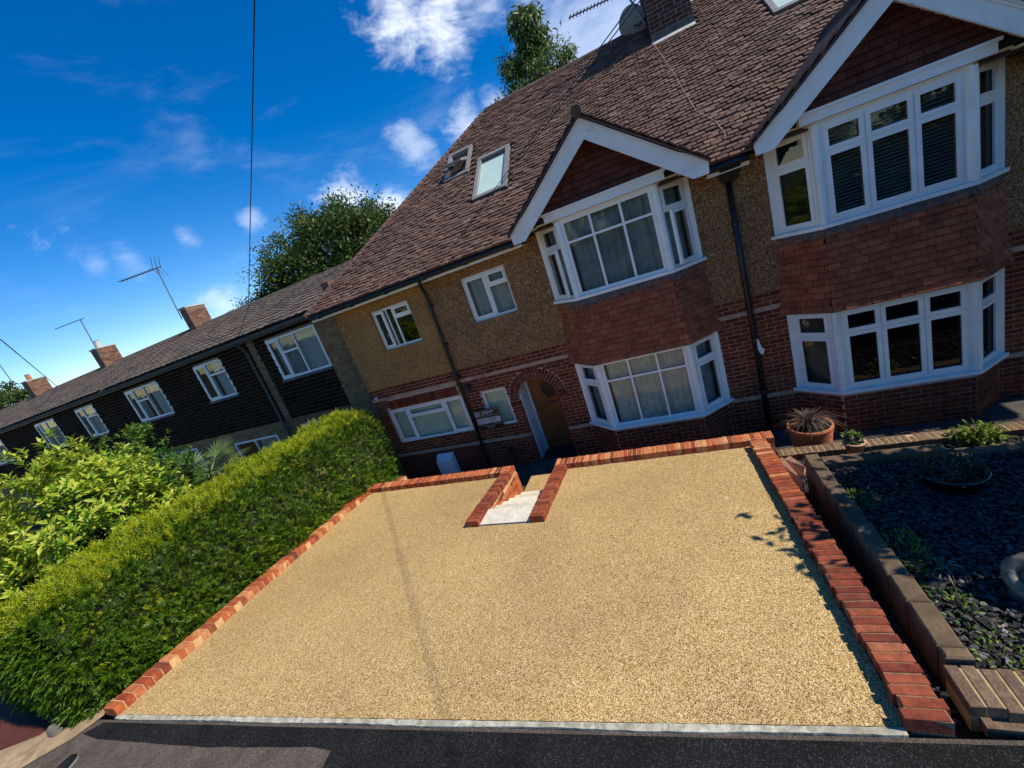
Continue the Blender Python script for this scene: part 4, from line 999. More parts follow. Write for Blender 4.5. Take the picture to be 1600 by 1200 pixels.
m.f.append(tuple(range(prev, prev+SN))); m.build('twigs', 'hedge_inner', HD)
for y in (-6.5, -5.2, -4, -2.9, -1.8, -.8):
    m = MB(); m.tube([(-7.75, y, float(hedge_z0(y))-.2), (-7.8, y, float(hedge_z0(y))+1.0)], [.05, .03], 7); m.build('stem', 'bark', HD)

def crown_pts(N, c, r, clump, nclump, seed, shell=.55, zmin=None, squash=1.):
    """points and outward vectors of leaf clumps spread through an uneven crown"""
    q = np.random.RandomState(seed); c = np.array(c); r = np.array(r)
    d_ = unit(q.normal(0, 1, (nclump, 3))); rad = (shell+(1-shell)*q.uniform(0, 1, nclump)**.7)*q.uniform(.82, 1.12, nclump)
    cc = c+d_*rad[:, None]*r
    if zmin is not None: cc[:, 2] = np.maximum(cc[:, 2], zmin)
    idx = q.randint(0, nclump, N); sz = clump*q.uniform(.6, 1.4, nclump)
    loc = np.clip(q.normal(0, .5, (N, 3)), -.95, .95); p = cc[idx]+loc*sz[idx][:, None]*np.array([1, 1, .75*squash])
    out = unit((p-c)/r); return p, out, cc
def tree(name, label, base, top_trunk, c, r, m, N, ncl, clump, ln, wd, seed, group=None, shell=.5, droop=0., cat='tree', trunk_r=.22, limbs=14):
    T = thing(name, base, label, cat, group)
    p, out, cc = crown_pts(N, c, r, clump, ncl, seed, shell)
    q = np.random.RandomState(seed+1)
    ax = unit(out*.6+q.normal(0, .7, (N, 3))+np.array([0, 0, -droop])); nr = unit(q.normal(0, .55, (N, 3))+np.array([0, 0, 1.]))
    put('crown', leaf_mesh(p, ax, nr, ln*q.uniform(.6, 1.4, N), wd*q.uniform(.7, 1.3, N), m, 'crown'), T)
    t = MB(); b0 = V(base); b1 = V(top_trunk)
    t.tube([b0, b0.lerp(b1, .35)+V((.05, .03, 0)), b0.lerp(b1, .7)-V((.05, 0, 0)), b1], [trunk_r, trunk_r*.8, trunk_r*.6, trunk_r*.3], 9); t.build('trunk', 'bark', T, smooth=True)
    for i in range(min(limbs, len(cc))):
        e_ = V(cc[i]); s_ = b0.lerp(b1, min(.98, max(.3, .35+.6*random.random()))); mid = s_.lerp(e_, .5)+V((0, 0, .15*(e_-s_).length*.5))
        l_ = MB(); l_.tube([s_, mid, e_], [trunk_r*.32, trunk_r*.2, trunk_r*.06], 6); l_.build('limb', 'bark', T, smooth=True)
    return T
GT = 'trees behind the houses'
tree('broadleaf_tree', 'large round broadleaf tree rising behind the terrace roof', (-15.5, 11.5, 0), (-15.9, 12, 8.6), (-16.5, 12, 7.7), (4.6, 3.2, 2.9), 'leaf_tree', 60000, 260, .80, .19, .085, 21, GT, trunk_r=.35, limbs=24)
tree('holly_tree', 'dark small-leaved tree left of the large tree behind the terrace roof', (-22.0, 10.5, 0), (-22.1, 10.5, 6.3), (-21.2, 10.5, 5.9), (3.3, 2.0, 1.8), 'leaf_holly', 26000, 140, .62, .14, .07, 22, GT, trunk_r=.2)
tree('conifer_tree', 'tall tapering feathery tree rising behind the main roof ridge', (-3.3, 12, 0), (-3.1, 12, 13.3), (-3.3, 12, 9.5), (1.5, 1.4, 3.6), 'leaf_birch', 26000, 130, .55, .20, .055, 23, GT, trunk_r=.3, droop=.9)
tree('far_tree', 'distant bushy green tree at the far left end of the terrace', (-53, 8.5, 0), (-53, 8.5, 7), (-53, 8.5, 6.2), (3.6, 3, 2.6), 'leaf_tree', 7000, 70, .8, .34, .18, 24, GT)
# extra tip and side wings of the conifer
ct_ = [o for o in col.objects if o.name.startswith('conifer_tree')][0]
for c, r, n_, sd in (((-3.05, 12, 13.0), (.6, .6, 1.05), 2600, 41), ((-4.6, 12, 10.1), (.55, .6, 1.1), 2200, 42), ((-2.0, 12, 10.6), (.5, .6, .9), 1800, 43)):
    p, out, cc = crown_pts(n_, c, r, .33, 18, sd, .3); q = np.random.RandomState(sd)
    put('crown', leaf_mesh(p, unit(out*.5+q.normal(0, .6, (n_, 3))+np.array([0, 0, -.9])), unit(q.normal(0, .5, (n_, 3))+np.array([0, 0, 1])), .22*q.uniform(.6, 1.4, n_), .07, 'leaf_birch', 'crown'), ct_)
# the garden tree just right of the view, which shades the slate bed
tree('garden_tree', 'garden tree standing in the bed right of the slate chippings', (6.7, -3.95, .6), (6.6, -3.95, 4.6), (5.75, -3.9, 3.7), (2.15, 1.1, 1.15), 'leaf_tree', 30000, 170, .42, .15, .085, 25, trunk_r=.12, shell=.1)
# trees over the road, behind the viewpoint
for i, (x, y, h) in enumerate(((-22, -44, 8), (-5, -50, 9), (14, -46, 8))):
    tree('street_tree', ('broad street tree across the road on the left', 'tallest street tree across the road', 'broad street tree across the road on the right')[i], (x, y, 1.1), (x, y, h-.5), (x, y, h*.62), (5.2, 3, h*.42), 'leaf_tree', 6000, 90, .95, .4, .22, 31+i, 'trees across the road', trunk_r=.3)
# laurel with large glossy leaves: the nearest leaves are parts
def shrub(name, label, base, c, r, m, N, ncl, clump, ln, wd, seed, m2=None, single=0, cat='bush', shell=.6, upb=.5, topfrac=.25, rosette=0):
    T = thing(name, base, label, cat); q = np.random.RandomState(seed)
    p, out, cc = crown_pts(N, c, r, clump, ncl, seed, shell)
    ax = unit(out*.9+q.normal(0, .5, (N, 3))+np.array([0, 0, upb])); nr = unit(q.normal(0, .35, (N, 3))+np.array([0, 0, 1.])+out*.5)
    if rosette:      # leaves in whorls round the shoot tips
        ns = N//rosette; N = ns*rosette; p0 = p[:ns]; tip = unit(out[:ns]*.8+q.normal(0, .35, (ns, 3))+np.array([0, 0, .7]))
        s1 = unit(np.cross(tip, q.normal(0, 1, (ns, 3)))); s2 = np.cross(tip, s1); k = np.arange(N) % rosette; ii = np.arange(N)//rosette
        an = k*2.4+q.uniform(0, .6, N); el = np.interp(k, [0, rosette-1], [.05, 1.15])+q.normal(0, .12, N)
        rad_ = s1[ii]*np.cos(an)[:, None]+s2[ii]*np.sin(an)[:, None]
        ax = unit(rad_*np.cos(el)[:, None]+tip[ii]*np.sin(el)[:, None]); nr = unit(tip[ii]*np.cos(el)[:, None]-rad_*np.sin(el)[:, None])
        p = p0[ii]+tip[ii]*(k*ln*.09)[:, None]; out = out[:ns][ii]
    L_ = ln*q.uniform(.65, 1.35, N); W_ = wd*q.uniform(.8, 1.2, N)
    hgt = (p[:, 2]-c[2])/r[2]+.35*out[:, 0]; new = (hgt > np.quantile(hgt, 1-topfrac)) & (q.uniform(0, 1, N) < .75) if m2 else np.zeros(N, bool)
    order = np.argsort(((p-np.array(CAM))**2).sum(1)); sel = np.zeros(N, bool)
    if single:
        sel[order[:single]] = True
        b = MB(); k = [(0, 0, 0), (-.30, .3, .06), (-.36, .6, .04), (0, 1, -.14), (.36, .6, .04), (.30, .3, .06), (0, .3, 0), (0, .62, -.02)]
        b.add([(x*wd*1.3, y*ln*1.1, z*ln) for x, y, z in k], [(0, 6, 1), (1, 6, 7, 2), (2, 7, 3), (0, 5, 6), (5, 4, 7, 6), (4, 3, 7)])
        me1 = b.mesh('leaf', m); me2 = b.mesh('leaf', m2 or m)
        for i in np.nonzero(sel)[0]:
            y = V(ax[i]); z = V(nr[i]); x = y.cross(z).normalized(); z = x.cross(y)
            put('leaf', me2 if new[i] else me1, T, V(p[i]), Matrix((x, y, z)).transposed().to_quaternion(), scale=(float(L_[i]/ln),)*3)
    for msk, mm, nm in ((~new & ~sel, m, 'foliage'), (new & ~sel, m2, 'new_growth')):
        if msk.sum(): put(nm, leaf_mesh(p[msk], ax[msk], nr[msk], L_[msk], W_[msk], mm, nm), T, kind='stuff')
    for i in range(min(10, ncl)):
        e_ = V(cc[i]); b0 = V(base); sr_ = min(.03, max(r)*.022); t = MB(); t.tube([b0, b0.lerp(e_, .5)+V((0, 0, min(.1, max(r)*.1))), e_], [sr_, sr_*.7, sr_*.3], 6); t.build('stem', 'bark', T)
    return T
shrub('laurel_bush', 'glossy laurel bush with long yellow-green new leaves beyond the hedge', (-9.6, -5.1, .8), (-9.65, -4.95, 2.5), (1.05, 1.3, 1.55), 'leaf_laurel', 16000, 170, .36, .125, .052, 51, 'leaf_laurel_new', 300, topfrac=.5, rosette=9)
shrub('evergreen_bush', 'dense small-leaved green bush behind the laurel', (-11.2, -3.8, .5), (-11.1, -3.75, 2.55), (1.2, 1.3, 1.3), 'leaf_bush', 16000, 130, .26, .075, .04, 52, 'leaf_lime', topfrac=.12, rosette=8)
shrub('evergreen_bush', 'rounded bright green bush left of the fan palm', (-11.9, -2.7, .3), (-11.9, -2.6, 1.75), (.75, .8, .85), 'leaf_bush', 4500, 55, .22, .07, .04, 53, 'leaf_lime', topfrac=.15)
# fan palm
PL = thing('fan_palm', (-10.4, -2.55, .2), 'fan palm with spiky leaves in front of the dark terrace', 'palm')
m = MB(); m.tube([(-10.4, -2.55, .15), (-10.38, -2.55, 1.2), (-10.4, -2.55, 2.3)], [.09, .08, .07], 9); m.build('trunk', 'bark', PL)
for i in range(15):
    a = i*2.4; el = R(-15+70*((i*37) % 15)/15); dv = V((math.cos(a)*math.cos(el), math.sin(a)*math.cos(el), math.sin(el))); st = V((-10.4, -2.55, 2.3)); hub = st+dv*.42
    b = MB(); b.tube([st, st+dv*.42], [.012, .008], 5); x = dv.cross(Z_).normalized(); 
    for j in range(15):
        ang = R(-82+164*j/14); d2 = dv*math.cos(ang)+x*math.sin(ang); ll = .62*(.75+.25*math.cos(ang)); w = x*math.cos(ang)*.017-dv*math.sin(ang)*.017
        tip = hub+d2*ll+V((0, 0, -.07)); b.add([hub, hub+d2*ll*.5+w, tip, hub+d2*ll*.5-w], [(0, 1, 2, 3)])
    b.build('frond', 'leaf_palm', PL)
# small garden plants
def tuft(name, label, base, n, ln, m, seed, spread=.6, wd=.012, cat='plant'):
    q = np.random.RandomState(seed); T = thing(name, base, label, cat); b = MB(); base = V(base)
    for i in range(n):
        a = q.uniform(0, 6.28); e_ = q.uniform(.95, 1.5); L_ = ln*q.uniform(.6, 1.2); d_ = V((math.cos(a), math.sin(a), 0)); s0 = base+d_*q.uniform(0, .06)
        pts = [s0+d_*(L_*math.cos(e_)*t)*(1+.4*t)+V((0, 0, L_*(math.sin(e_)*t-spread*t*t*.9))) for t in (0, .35, .7, 1)]
        sd = V((-d_.y, d_.x, 0)); w = [wd, wd*1.1, wd*.7, .001]
        vv = []
        for k2, pt in enumerate(pts): vv += [pt-sd*w[k2]*.5, pt+sd*w[k2]*.5]
        b.add(vv, [(2*k2, 2*k2+1, 2*k2+3, 2*k2+2) for k2 in range(3)])
    b.build('blades', m, T, kind='stuff'); return T

tuft('ornamental_grass', 'bronze grass arching out of the terracotta pot', (1.56, -.98, .58), 190, .62, 'leaf_bronze', 61, .85)
tuft('wiry_grass', 'wiry dry grass lying over the slate near the sleepers', (1.52, -4.55, 1.08), 22, .38, 'pampas', 62, 1.1, .005)
for i, (x, y, n_, sd, lab) in enumerate(((1.36, -4.45, 500, 63, 'low green weeds spilling along the middle of the sleepers'), (1.42, -5.0, 240, 64, 'small leafy weeds by the nearest sleepers'), (1.33, -3.6, 260, 65, 'low weeds by the farthest sleepers'), (1.42, -5.40, 120, 66, 'tiny lime weed at the corner of the front brick edging'))):
    T = shrub('weed', lab, (x, y, bedz(x, y)), (x, y, bedz(x, y)+.04), (.13, .30 if i < 2 else .16, .05), 'leaf_bush' if i != 3 else 'leaf_lime', n_, 20, .07, .035, .018, sd, 'leaf_lime', cat='weed')
shrub('leafy_plant', 'lime green leafy plant growing against the brown brick wall', (3.22, -1.75, .40), (3.20, -1.72, .52), (.20, .12, .13), 'leaf_lime', 600, 40, .09, .07, .035, 67, cat='plant')
shrub('leafy_plant', 'small plant in the little pot beside the brown brick wall', (1.83, -1.95, .75), (1.82, -1.95, .80), (.10, .09, .07), 'leaf_holly', 160, 14, .05, .07, .03, 68, 'leaf_lime', cat='plant')
shrub('dark_shrub', 'low dark shrub in the planter in the middle of the slate bed', (2.15, -3.4, 1.1), (2.15, -3.4, 1.24), (.26, .24, .10), 'leaf_holly', 700, 40, .09, .045, .018, 69, cat='shrub')
shrub('red_maple', 'dark red-leaved maple branch at the right edge', (5.35, -.75, .1), (5.15, -.8, 2.15), (.52, .35, .6), 'leaf_red', 900, 40, .16, .09, .035, 70, cat='tree')
tuft('pampas_plume', 'pale feathery plume at the right edge by the brick wall', (5.0, -.95, 1.45), 160, .34, 'pampas', 71, .6, .006)
# pots and ornaments
m = MB(); prof_ = [(.0, 0), (.235, 0), (.25, .02)]
for i in range(9): prof_ += [(.256+.006*i, .04+i*.038), (.268+.006*i, .055+i*.038), (.258+.006*i, .072+i*.038)]
prof_ += [(.32, .40), (.335, .42), (.335, .455), (.315, .465), (.295, .455), (.285, .36), (.0, .36)]
PT = thing('terracotta_pot', (1.56, -1.02, .05), 'large ribbed terracotta pot left of the right bay', 'pot')
m = MB(); m.lathe([(r*.94, z*1.12) for r, z in prof_[:-2]], (1.56, -1.02, .10), 32); m.build('body', 'terracotta', PT, smooth=True)
m = MB(); m.lathe([(0, 0), (.28, 0)], (1.56, -1.02, .53), 24); m.build('soil', 'soil', PT)
m = MB(); m.box(1.34, 1.78, -1.24, -.80, .05, .10); m.build('pot_foot', 'brown_brick', PT)
PT2 = thing('plant_pot', (1.83, -1.95, .6), 'little pale clay pot beside the brown brick wall', 'pot')
m = MB(); m.lathe([(.0, 0), (.085, 0), (.115, .15), (.125, .15), (.125, .175), (.105, .175), (.10, .13), (0, .13)], (1.83, -1.95, .60), 22); m.build('body', 'band_stone', PT2, smooth=True)
PT3 = thing('planter', (2.15, -3.4, 1.0), 'dark round planter sunk in the slate bed', 'planter')
m = MB(); m.lathe([(0, 0), (.26, 0), (.30, .22), (.32, .22), (.32, .26), (.28, .26), (.27, .2), (0, .2)], (2.15, -3.4, .96), 26, .8, .8); m.build('body', 'sign_black', PT3, smooth=True)
BW = thing('stone_bowl', (2.45, -2.2, .5), 'white-rimmed round bowl between the bed and the brown brick wall', 'bowl')
m = MB(); m.lathe([(0, 0), (.18, .0), (.30, .20), (.335, .22), (.335, .245), (.30, .25), (.27, .2), (.1, .08), (0, .07)], (2.30, -2.15, .30), 30, .72, .72); m.build('bowl', 'white_stone', BW, smooth=True)
# curled stone ornament: a tapering spiral body resting on the slate
OR = thing('stone_ornament', (2.0, -4.83, 1.1), 'weathered grey stone ornament curled like a snail on the slate', 'ornament')
oc = V((1.95, -4.85, 1.27)); fx = V((-.50, -.72, .48)).normalized(); fu = fx.cross(Z_).normalized(); fv = fu.cross(fx)
b = MB(); nu, nv = 24, 12
for i in range(nv+1):
    a = math.pi*i/nv
    for k2 in range(nu):
        c = 2*math.pi*k2/nu; wob = 1+.06*math.sin(3*c+1)+.04*math.sin(5*a+2*c)
        b.v.append(tuple(oc+(fu*math.cos(c)*.20+fv*math.sin(c)*.17)*math.sin(a)*wob+fx*.12*math.cos(a)))
for i in range(nv):
    for k2 in range(nu): b.f.append((i*nu+k2, i*nu+(k2+1) % nu, (i+1)*nu+(k2+1) % nu, (i+1)*nu+k2))
b.build('body', 'stone_ornament', OR, smooth=True)
pts, rr = [], []
for i in range(46):
    t = i/45; a = R(150)-t*R(600); rad = .185*(1-t)**.85+.012
    pts.append(oc+fu*math.cos(a)*rad+fv*math.sin(a)*rad*.85+fx*(.055+.10*math.sqrt(max(0, 1-(rad/.2)**2)))); rr.append(.040*(1-t)**.5+.010)
m = MB(); m.tube(pts, rr, 10); m.build('coil', 'stone_ornament', OR, smooth=True)
m = MB(); m.lathe([(0, 0), (.20, 0), (.21, .03), (.16, .07), (0, .08)], (1.95, -4.83, 1.09), 20, 1.0, .6); m.build('base', 'stone_ornament', OR, smooth=True)
# concrete marker at the hedge end, shoe
HS = thing('kerb_stone', (-7.55, -6.9, 1.1), 'rounded concrete stone at the near end of the hedge', 'stone')
m = MB(); m.lathe([(0, 0), (.10, 0), (.11, .05), (.10, .16), (.06, .20), (0, .205)], (-7.40, -6.92, 1.10), 14, .9, .6); m.build('stone', 'concrete_dark', HS, smooth=True)
SH = thing('shoe', (-6.5, -7.2, 1.17), 'black rubber toe of a shoe at the bottom left corner', 'shoe')
m = MB()
def shoe_ring(x, w, h, z0):
    return [(x, -w*math.cos(a), z0+h*math.sin(a)) for a in [math.pi*i/8 for i in range(9)]]
rings = [shoe_ring(.00, .012, .02, .03), shoe_ring(.02, .035, .045, .03), shoe_ring(.06, .046, .058, .03), shoe_ring(.14, .05, .07, .03), shoe_ring(.22, .045, .10, .03), shoe_ring(.28, .03, .10, .03)]
def place(p): a = R(-70); return (-6.60+p[0]*math.cos(a)-p[1]*math.sin(a), -7.04+p[0]*math.sin(a)+p[1]*math.cos(a), 1.175+p[2])
for i, r_ in enumerate(rings):
    m.v += [place(p) for p in r_]
    if i:
        for k2 in range(8): m.f.append(((i-1)*9+k2, (i-1)*9+k2+1, i*9+k2+1, i*9+k2))
m.build('upper', 'black_plastic', SH, smooth=True)
m = MB(); m.prism([place(p) for p in [(0-.004, -.015, .0), (.02, -.042, 0), (.06, -.052, 0), (.14, -.056, 0), (.28, -.036, 0), (.28, .036, 0), (.14, .056, 0), (.06, .052, 0), (.02, .042, 0), (-.004, .015, 0)]], (0, 0, .03)); m.build('sole', 'shoe_sole', SH)

# ------------------------------------------------------------------ fittings on the front wall
MX = thing('meter_box', (-5.95, -.02, .05), 'white meter box on the wall below the wide window', 'meter box')
m = MB(); m.prism([(-6.20, -.0, .06), (-6.20, -.20, .06), (-6.20, -.20, .50), (-6.20, -.06, .64), (-6.20, 0, .64)], (.46, 0, 0)); m.build('body', 'upvc', MX)
m = MB(); m.box(-6.15, -5.79, -.208, -.201, .11, .46); m.build('door', 'upvc', MX)
LM = thing('wall_lamp', (-4.62, -.02, 2.2), 'black lantern on the brick beside the downpipe', 'lamp')
m = MB(); m.box(-4.66, -4.58, -.03, 0, 2.14, 2.28); m.tube([(-4.62, -.03, 2.24), (-4.62, -.10, 2.30), (-4.62, -.14, 2.27)], .012, 6); m.build('bracket', 'dark_metal', LM)
m = MB(); m.lathe([(.0, .0), (.045, 0), (.062, .13), (.07, .135), (.03, .18), (0, .2)], (-4.62, -.14, 2.09), 6); m.build('lantern', 'dark_metal', LM)
m = MB(); m.lathe([(.03, .0), (.04, .09)], (-4.62, -.14, 2.11), 6, 1.35, 1.35); m.build('lantern_glass', 'pale_curtain', LM)
CC = thing('security_camera', (-7.3, -.02, 2.44), 'small white security camera on the wall by the house corner', 'camera')
m = MB(); m.tube([(-7.3, .0, 2.45), (-7.3, -.05, 2.45)], .03, 10); m.build('base', 'upvc', CC)
m = MB(); m.tube([(-7.31, -.05, 2.45), (-7.27, -.13, 2.43)], .036, 12); m.build('housing', 'upvc', CC)
m = MB(); m.tube([(-7.2698, -.1305, 2.4298), (-7.2685, -.134, 2.429)], .026, 12); m.build('lens', 'black_plastic', CC)
SK = thing('outdoor_socket', (-4.18, -.02, .44), 'black outdoor socket with hanging flex on the brick wall', 'socket')
m = MB(); m.box(-4.23, -4.13, -.07, 0, .38, .50); m.build('box', 'black_plastic', SK)
m = MB(); m.tube([(-4.18, -.04, .38), (-4.16, -.05, .28), (-4.14, -.04, .15), (-4.17, -.05, .06)], .012, 6); m.build('flex', 'black_plastic', SK)
CB = thing('cloth', (1.20, -.14, 1.75), 'scrap of white cloth caught on the downpipe between the bays', 'cloth')
m = MB(); m.add([(1.17, -.14, 1.92), (1.20, -.15, 1.9), (1.22, -.14, 1.76), (1.27, -.13, 1.70), (1.22, -.16, 1.62), (1.18, -.15, 1.66), (1.16, -.15, 1.74)], [(0, 1, 2, 6), (2, 3, 4), (2, 4, 5, 6)]); m.build('cloth', 'cloth_white', CB)
# contractor's sign board
SG = thing('sign_board', (-4.40, -.15, 1.1), "black contractor's sign with a white panel between the downpipe and the small window", 'sign')
sx, sz, sw, sh, sy_ = -4.72, 1.12, .66, .50, -.135
m = MB(); m.box(sx, sx+sw, sy_, sy_+.014, sz, sz+sh); m.build('board', 'sign_black', SG)
m = MB(); m.box(sx+.03, sx+sw-.02, sy_-.002, sy_+.004, sz+.15, sz+.295); m.build('pale_panel', 'sign_grey', SG)
m = MB()
for a, b, c, d_ in ((.02, sw-.02, .335, .340), (.02, sw-.02, .475, .480), (.02, .025, .34, .475), (sw-.025, sw-.02, .34, .475), (.05, .25, .105, .111), (.40, sw-.04, .105, .111)): m.box(sx+a, sx+b, sy_-.002, sy_+.004, sz+c, sz+d_)
m.build('ruled_lines', 'sign_grey', SG, kind='stuff')
ring = [(sx+.105+.045*math.cos(2*math.pi*i/26), sy_-.002, sz+.408+.045*math.sin(2*math.pi*i/26)) for i in range(27)]
m = MB(); m.tube(ring, .006, 5, False); m.tube([(p[0]-.035, p[1], p[2]) for p in ring[8:20]], .005, 5); m.build('logo_ring', 'sign_white', SG)
def text(body, x, z, size, m_, parent, name='lettering', align='LEFT', sxk=1.):
    cu = bpy.data.curves.new(name, 'FONT'); cu.body = body; cu.size = size; cu.align_x = align; cu.extrude = .001
    o = bpy.data.objects.new(name, cu); me = bpy.data.meshes.new_from_object(o); bpy.data.objects.remove(o)
    me.materials.clear(); me.materials.append(MATS[m_])
    return put(name, me, parent, (x, sy_-.0035, z), (R(90), 0, 0), (sxk, 1, 1))
text('B', sx+.085, sz+.382, .072, 'sign_white', SG, 'logo_letter')
def marks(x0, x1, z, h, m_):      # lettering too small to read in the photograph: rows of short strokes
    x = x0; m = MB()
    while x < x1-.008:
        w = random.uniform(.4, .9)*h
        if random.random() > .14:
            m.box(x, x+w*.3, sy_-.0035, sy_, z, z+h); m.box(x+w*.3, x+w, sy_-.0035, sy_, z+random.choice((0, h*.4, h*.8)), z+random.choice((.95, 1.))*h if random.random() < .3 else z+h*.2+random.choice((0, .4, .75))*h)
        x += w+h*.28
    m.build('lettering', m_, SG, kind='stuff')
marks(sx+.17, sx+.62, sz+.405, .045, 'sign_white'); marks(sx+.17, sx+.50, sz+.365, .016, 'sign_grey')
for i in range(4): marks(sx+.06, sx+.06+.2*random.uniform(.6, 1), sz+.262-.030*i, .017, 'sign_black'); marks(sx+.34, sx+.34+.24*random.uniform(.6, 1), sz+.262-.030*i, .017, 'sign_black')
marks(sx+.22, sx+.44, sz+.07, .026, 'sign_grey'); marks(sx+.26, sx+.40, sz+.03, .022, 'sign_grey')
m = MB(); m.box(sx+.02, sx+.05, sy_+.015, -.045, sz+.1, sz+.14); m.box(sx+.02, sx+.05, sy_+.015, -.045, sz+.38, sz+.42); m.build('fixing', 'dark_metal', SG)

# ------------------------------------------------------------------ terrace on the left
TY = .6
def pantile(b, l, t, h):
    n_ = 6; vv = []
    for j, z in enumerate((-h/2, h/2)):
        for i in range(n_+1):
            a = i/n_; vv.append((-l/2+l*a, -(t+.022*max(0, math.sin(a*2*math.pi+.6))), z))
    k = len(vv)
    for i in range(n_+1): vv.append((-l/2+l*i/n_, 0, -h/2))
    b.add(vv, [(i, i+1, n_+2+i, n_+1+i) for i in range(n_)]+[(k+i, k+i+1, i+1, i) for i in range(n_)])
TE_Y, TE_Z, TR_Y, TR_Z = .25, 5.03, 4.0, 6.27
tsl = (TR_Z-TE_Z)/(TR_Y-TE_Y)
tn = V((0, -tsl, 1)).normalized(); tu = V((0, 1, tsl)).normalized()
def terrace(x0, x1, label, ups, lows, piers, chim, single_roof, single_brick, endx=None):
    T = thing('terraced_house', ((x0+x1)/2, TY, 0), label, 'house', 'dark tile-hung terraced houses')
    ops = [(a, b, c, d_) for a, b, c, d_, *_ in ups+lows]
    m = MB()
    for a, b, c, d_ in wall_cells(x0, x1, -.2, 5.0, ops): m.box(a, b, TY, TY+.25, c, d_)
    wall = m.build('wall', 'terrace_mortar', T)
    m = MB(); m.box(x0, x1, TY+7.2, TY+7.5, -.2, 5); m.build('back_wall', 'terrace_brick', T)
    if endx: m = MB(); m.box(x1-.25, x1, TY+.25, TY+7.2, -.2, 5.6); m.build('side_wall', 'terrace_brick', T)
    lst = courses((x0, TY, 0), X_, -Y_, x1-x0, 0, 2.31, [(o[0]-x0, o[1]-x0, o[2], o[3]) for o in ops], skip=lambda c, z: z < .5)
    for a, b in piers: lst += courses((a, TY-.03, 0), X_, -Y_, b-a, 2.31, 4.9)
    for a, b in piers: m = MB(); m.box(a, b, TY-.029, TY, 2.3, 4.92); m.build('pier', 'terrace_mortar', T)
    pieces(lst, 'terrace_brick', wall, 'brick', single_brick, 'bricks')
    tl = []; z = 2.30; r = 0
    while z < 4.88:
        x = x0-(.083 if r % 2 else 0)
        while x < x1:
            a, b = max(x, x0), min(x+.166, x1); x += .166
            c = (a+b)/2
            if b-a < .04 or any(p_[0] < c < p_[1] for p_ in piers) or any(o[0]-.02 < c < o[1]+.02 and o[2]-.10 < z+.05 < o[3]+.02 for o in ops): continue
            n = (-Y_+Z_*(.32+random.gauss(0, .03))+X_*random.gauss(0, .02)).normalized(); u = (X_-n*X_.dot(n)).normalized()
            tl.append((V((c, TY-.004, z+.055)), u, n, (round(b-a-.010, 2), .024, .100)))
        z += .112; r += 1
    pieces(tl, 'terrace_tile_dark', wall, 'hung_tile', 0, 'hung_tiles')
    for a, b, c, d_, cols_, tr, sash, inn in ups+lows:
        window(T, (a, TY-.03, c), X_, -Y_, b-a, d_-c, cols_, tr, fr=.06, bar=.06, sash=sash, inner=inn, sill=.07, sillmat='grey_sill', glassm='glass', roomd=.5)
    m = MB()
    m.prism([(x0, TE_Y, TE_Z-.02), (x0, TR_Y, TR_Z-.02), (x0, 2*TR_Y-TE_Y, TE_Z-.02)], (x1-x0, 0, 0)); roof = m.build('roof', 'terrace_roof', T)
    tl = []; Lr = math.hypot(TR_Y-TE_Y, TR_Z-TE_Z); nr = int(Lr/.31); g_ = Lr/nr
    for r in range(nr):
        s_ = (r+.5)*g_; y = TE_Y+s_*tu.y; z = TE_Z+s_*tu.z; x = x0+.15
        while x < x1:
            tp = .075+random.gauss(0, .012); n = (Quaternion(X_, -tp) @ tn)
            tl.append((V((x, y-.03, z))+tn*(.012+random.uniform(0, .006)), X_, n, (.30, .014, .35))); x += .303
    pieces(tl, 'terrace_roof', roof, 'pantile', single_roof, 'pantiles', pantile)
    x = x0
    while x < x1-.1:
        m = MB(); m.tube([(x, TR_Y, TR_Z-.02), (min(x+.44, x1), TR_Y, TR_Z-.02)], .10, 8); m.build('ridge_tile', 'terrace_roof', roof); x += .45
    m = MB(); m.box(x0, x1, TE_Y+.10, TE_Y+.13, 4.86, 4.98); m.build('fascia', 'dark_metal', T)
    m = MB(); m.box(x0, x1, TE_Y+.13, TY, 4.87, 4.89); m.build('soffit', 'grey_curtain', T)
    m = MB(); m.tube([(x0, TE_Y+.04, 4.95), (x1, TE_Y+.04, 4.95)], .055, 8); m.build('gutter', 'lead', T)
    if chim:
        cx0, cx1, cy0, cy1, zt = chim
        m = MB(); m.box(cx0, cx1, cy0, cy1, 5.6, zt); c_ = m.build('chimney', 'terrace_mortar', T)
        cl = courses((cx0, cy0, 0), X_, -Y_, cx1-cx0, 6.08, zt, pitch=.22)+courses((cx1, cy0, 0), Y_, X_, cy1-cy0, 6.08, zt, pitch=.22)
        pieces(cl, 'chimney_brick', c_, 'chimney_brick', 40, 'chimney_bricks')
        m = MB(); m.box(cx0-.03, cx1+.03, cy0-.03, cy1+.03, zt, zt+.06); m.build('chimney_cap', 'concrete', c_)
        m = MB(); m.box(cx0-.02, cx1+.02, cy0-.03, cy1+.02, 6.0, 6.14); m.build('flashing', 'white_stone', c_)
    return T
gc = lambda a, b, mm='grey_curtain': ('curtain', a, b, .02, .98, mm)
def up3(a, b, inn): return (a, b, 3.50, 4.71, [0, .24, .56, 1], [[], [.62], []], ((0, 0),), inn)
def up2(a, b, inn): return (a, b, 3.50, 4.71, [0, .42, 1], [[], [.66]], ((0, 0),), inn)
terrace(-11.55, -8.0, 'nearest dark tile-hung terraced house abutting the pebbledash house', [up3(-10.76, -8.80, [gc(.05, .45), gc(.55, .98, 'pale_curtain')])], [(-10.95, -9.25, .9, 2.05, [0, .5, 1], [[], []], (), [gc(.6, .98)])], [(-8.78, -8.0), (-11.50, -11.22)], None, 144, 70, True)
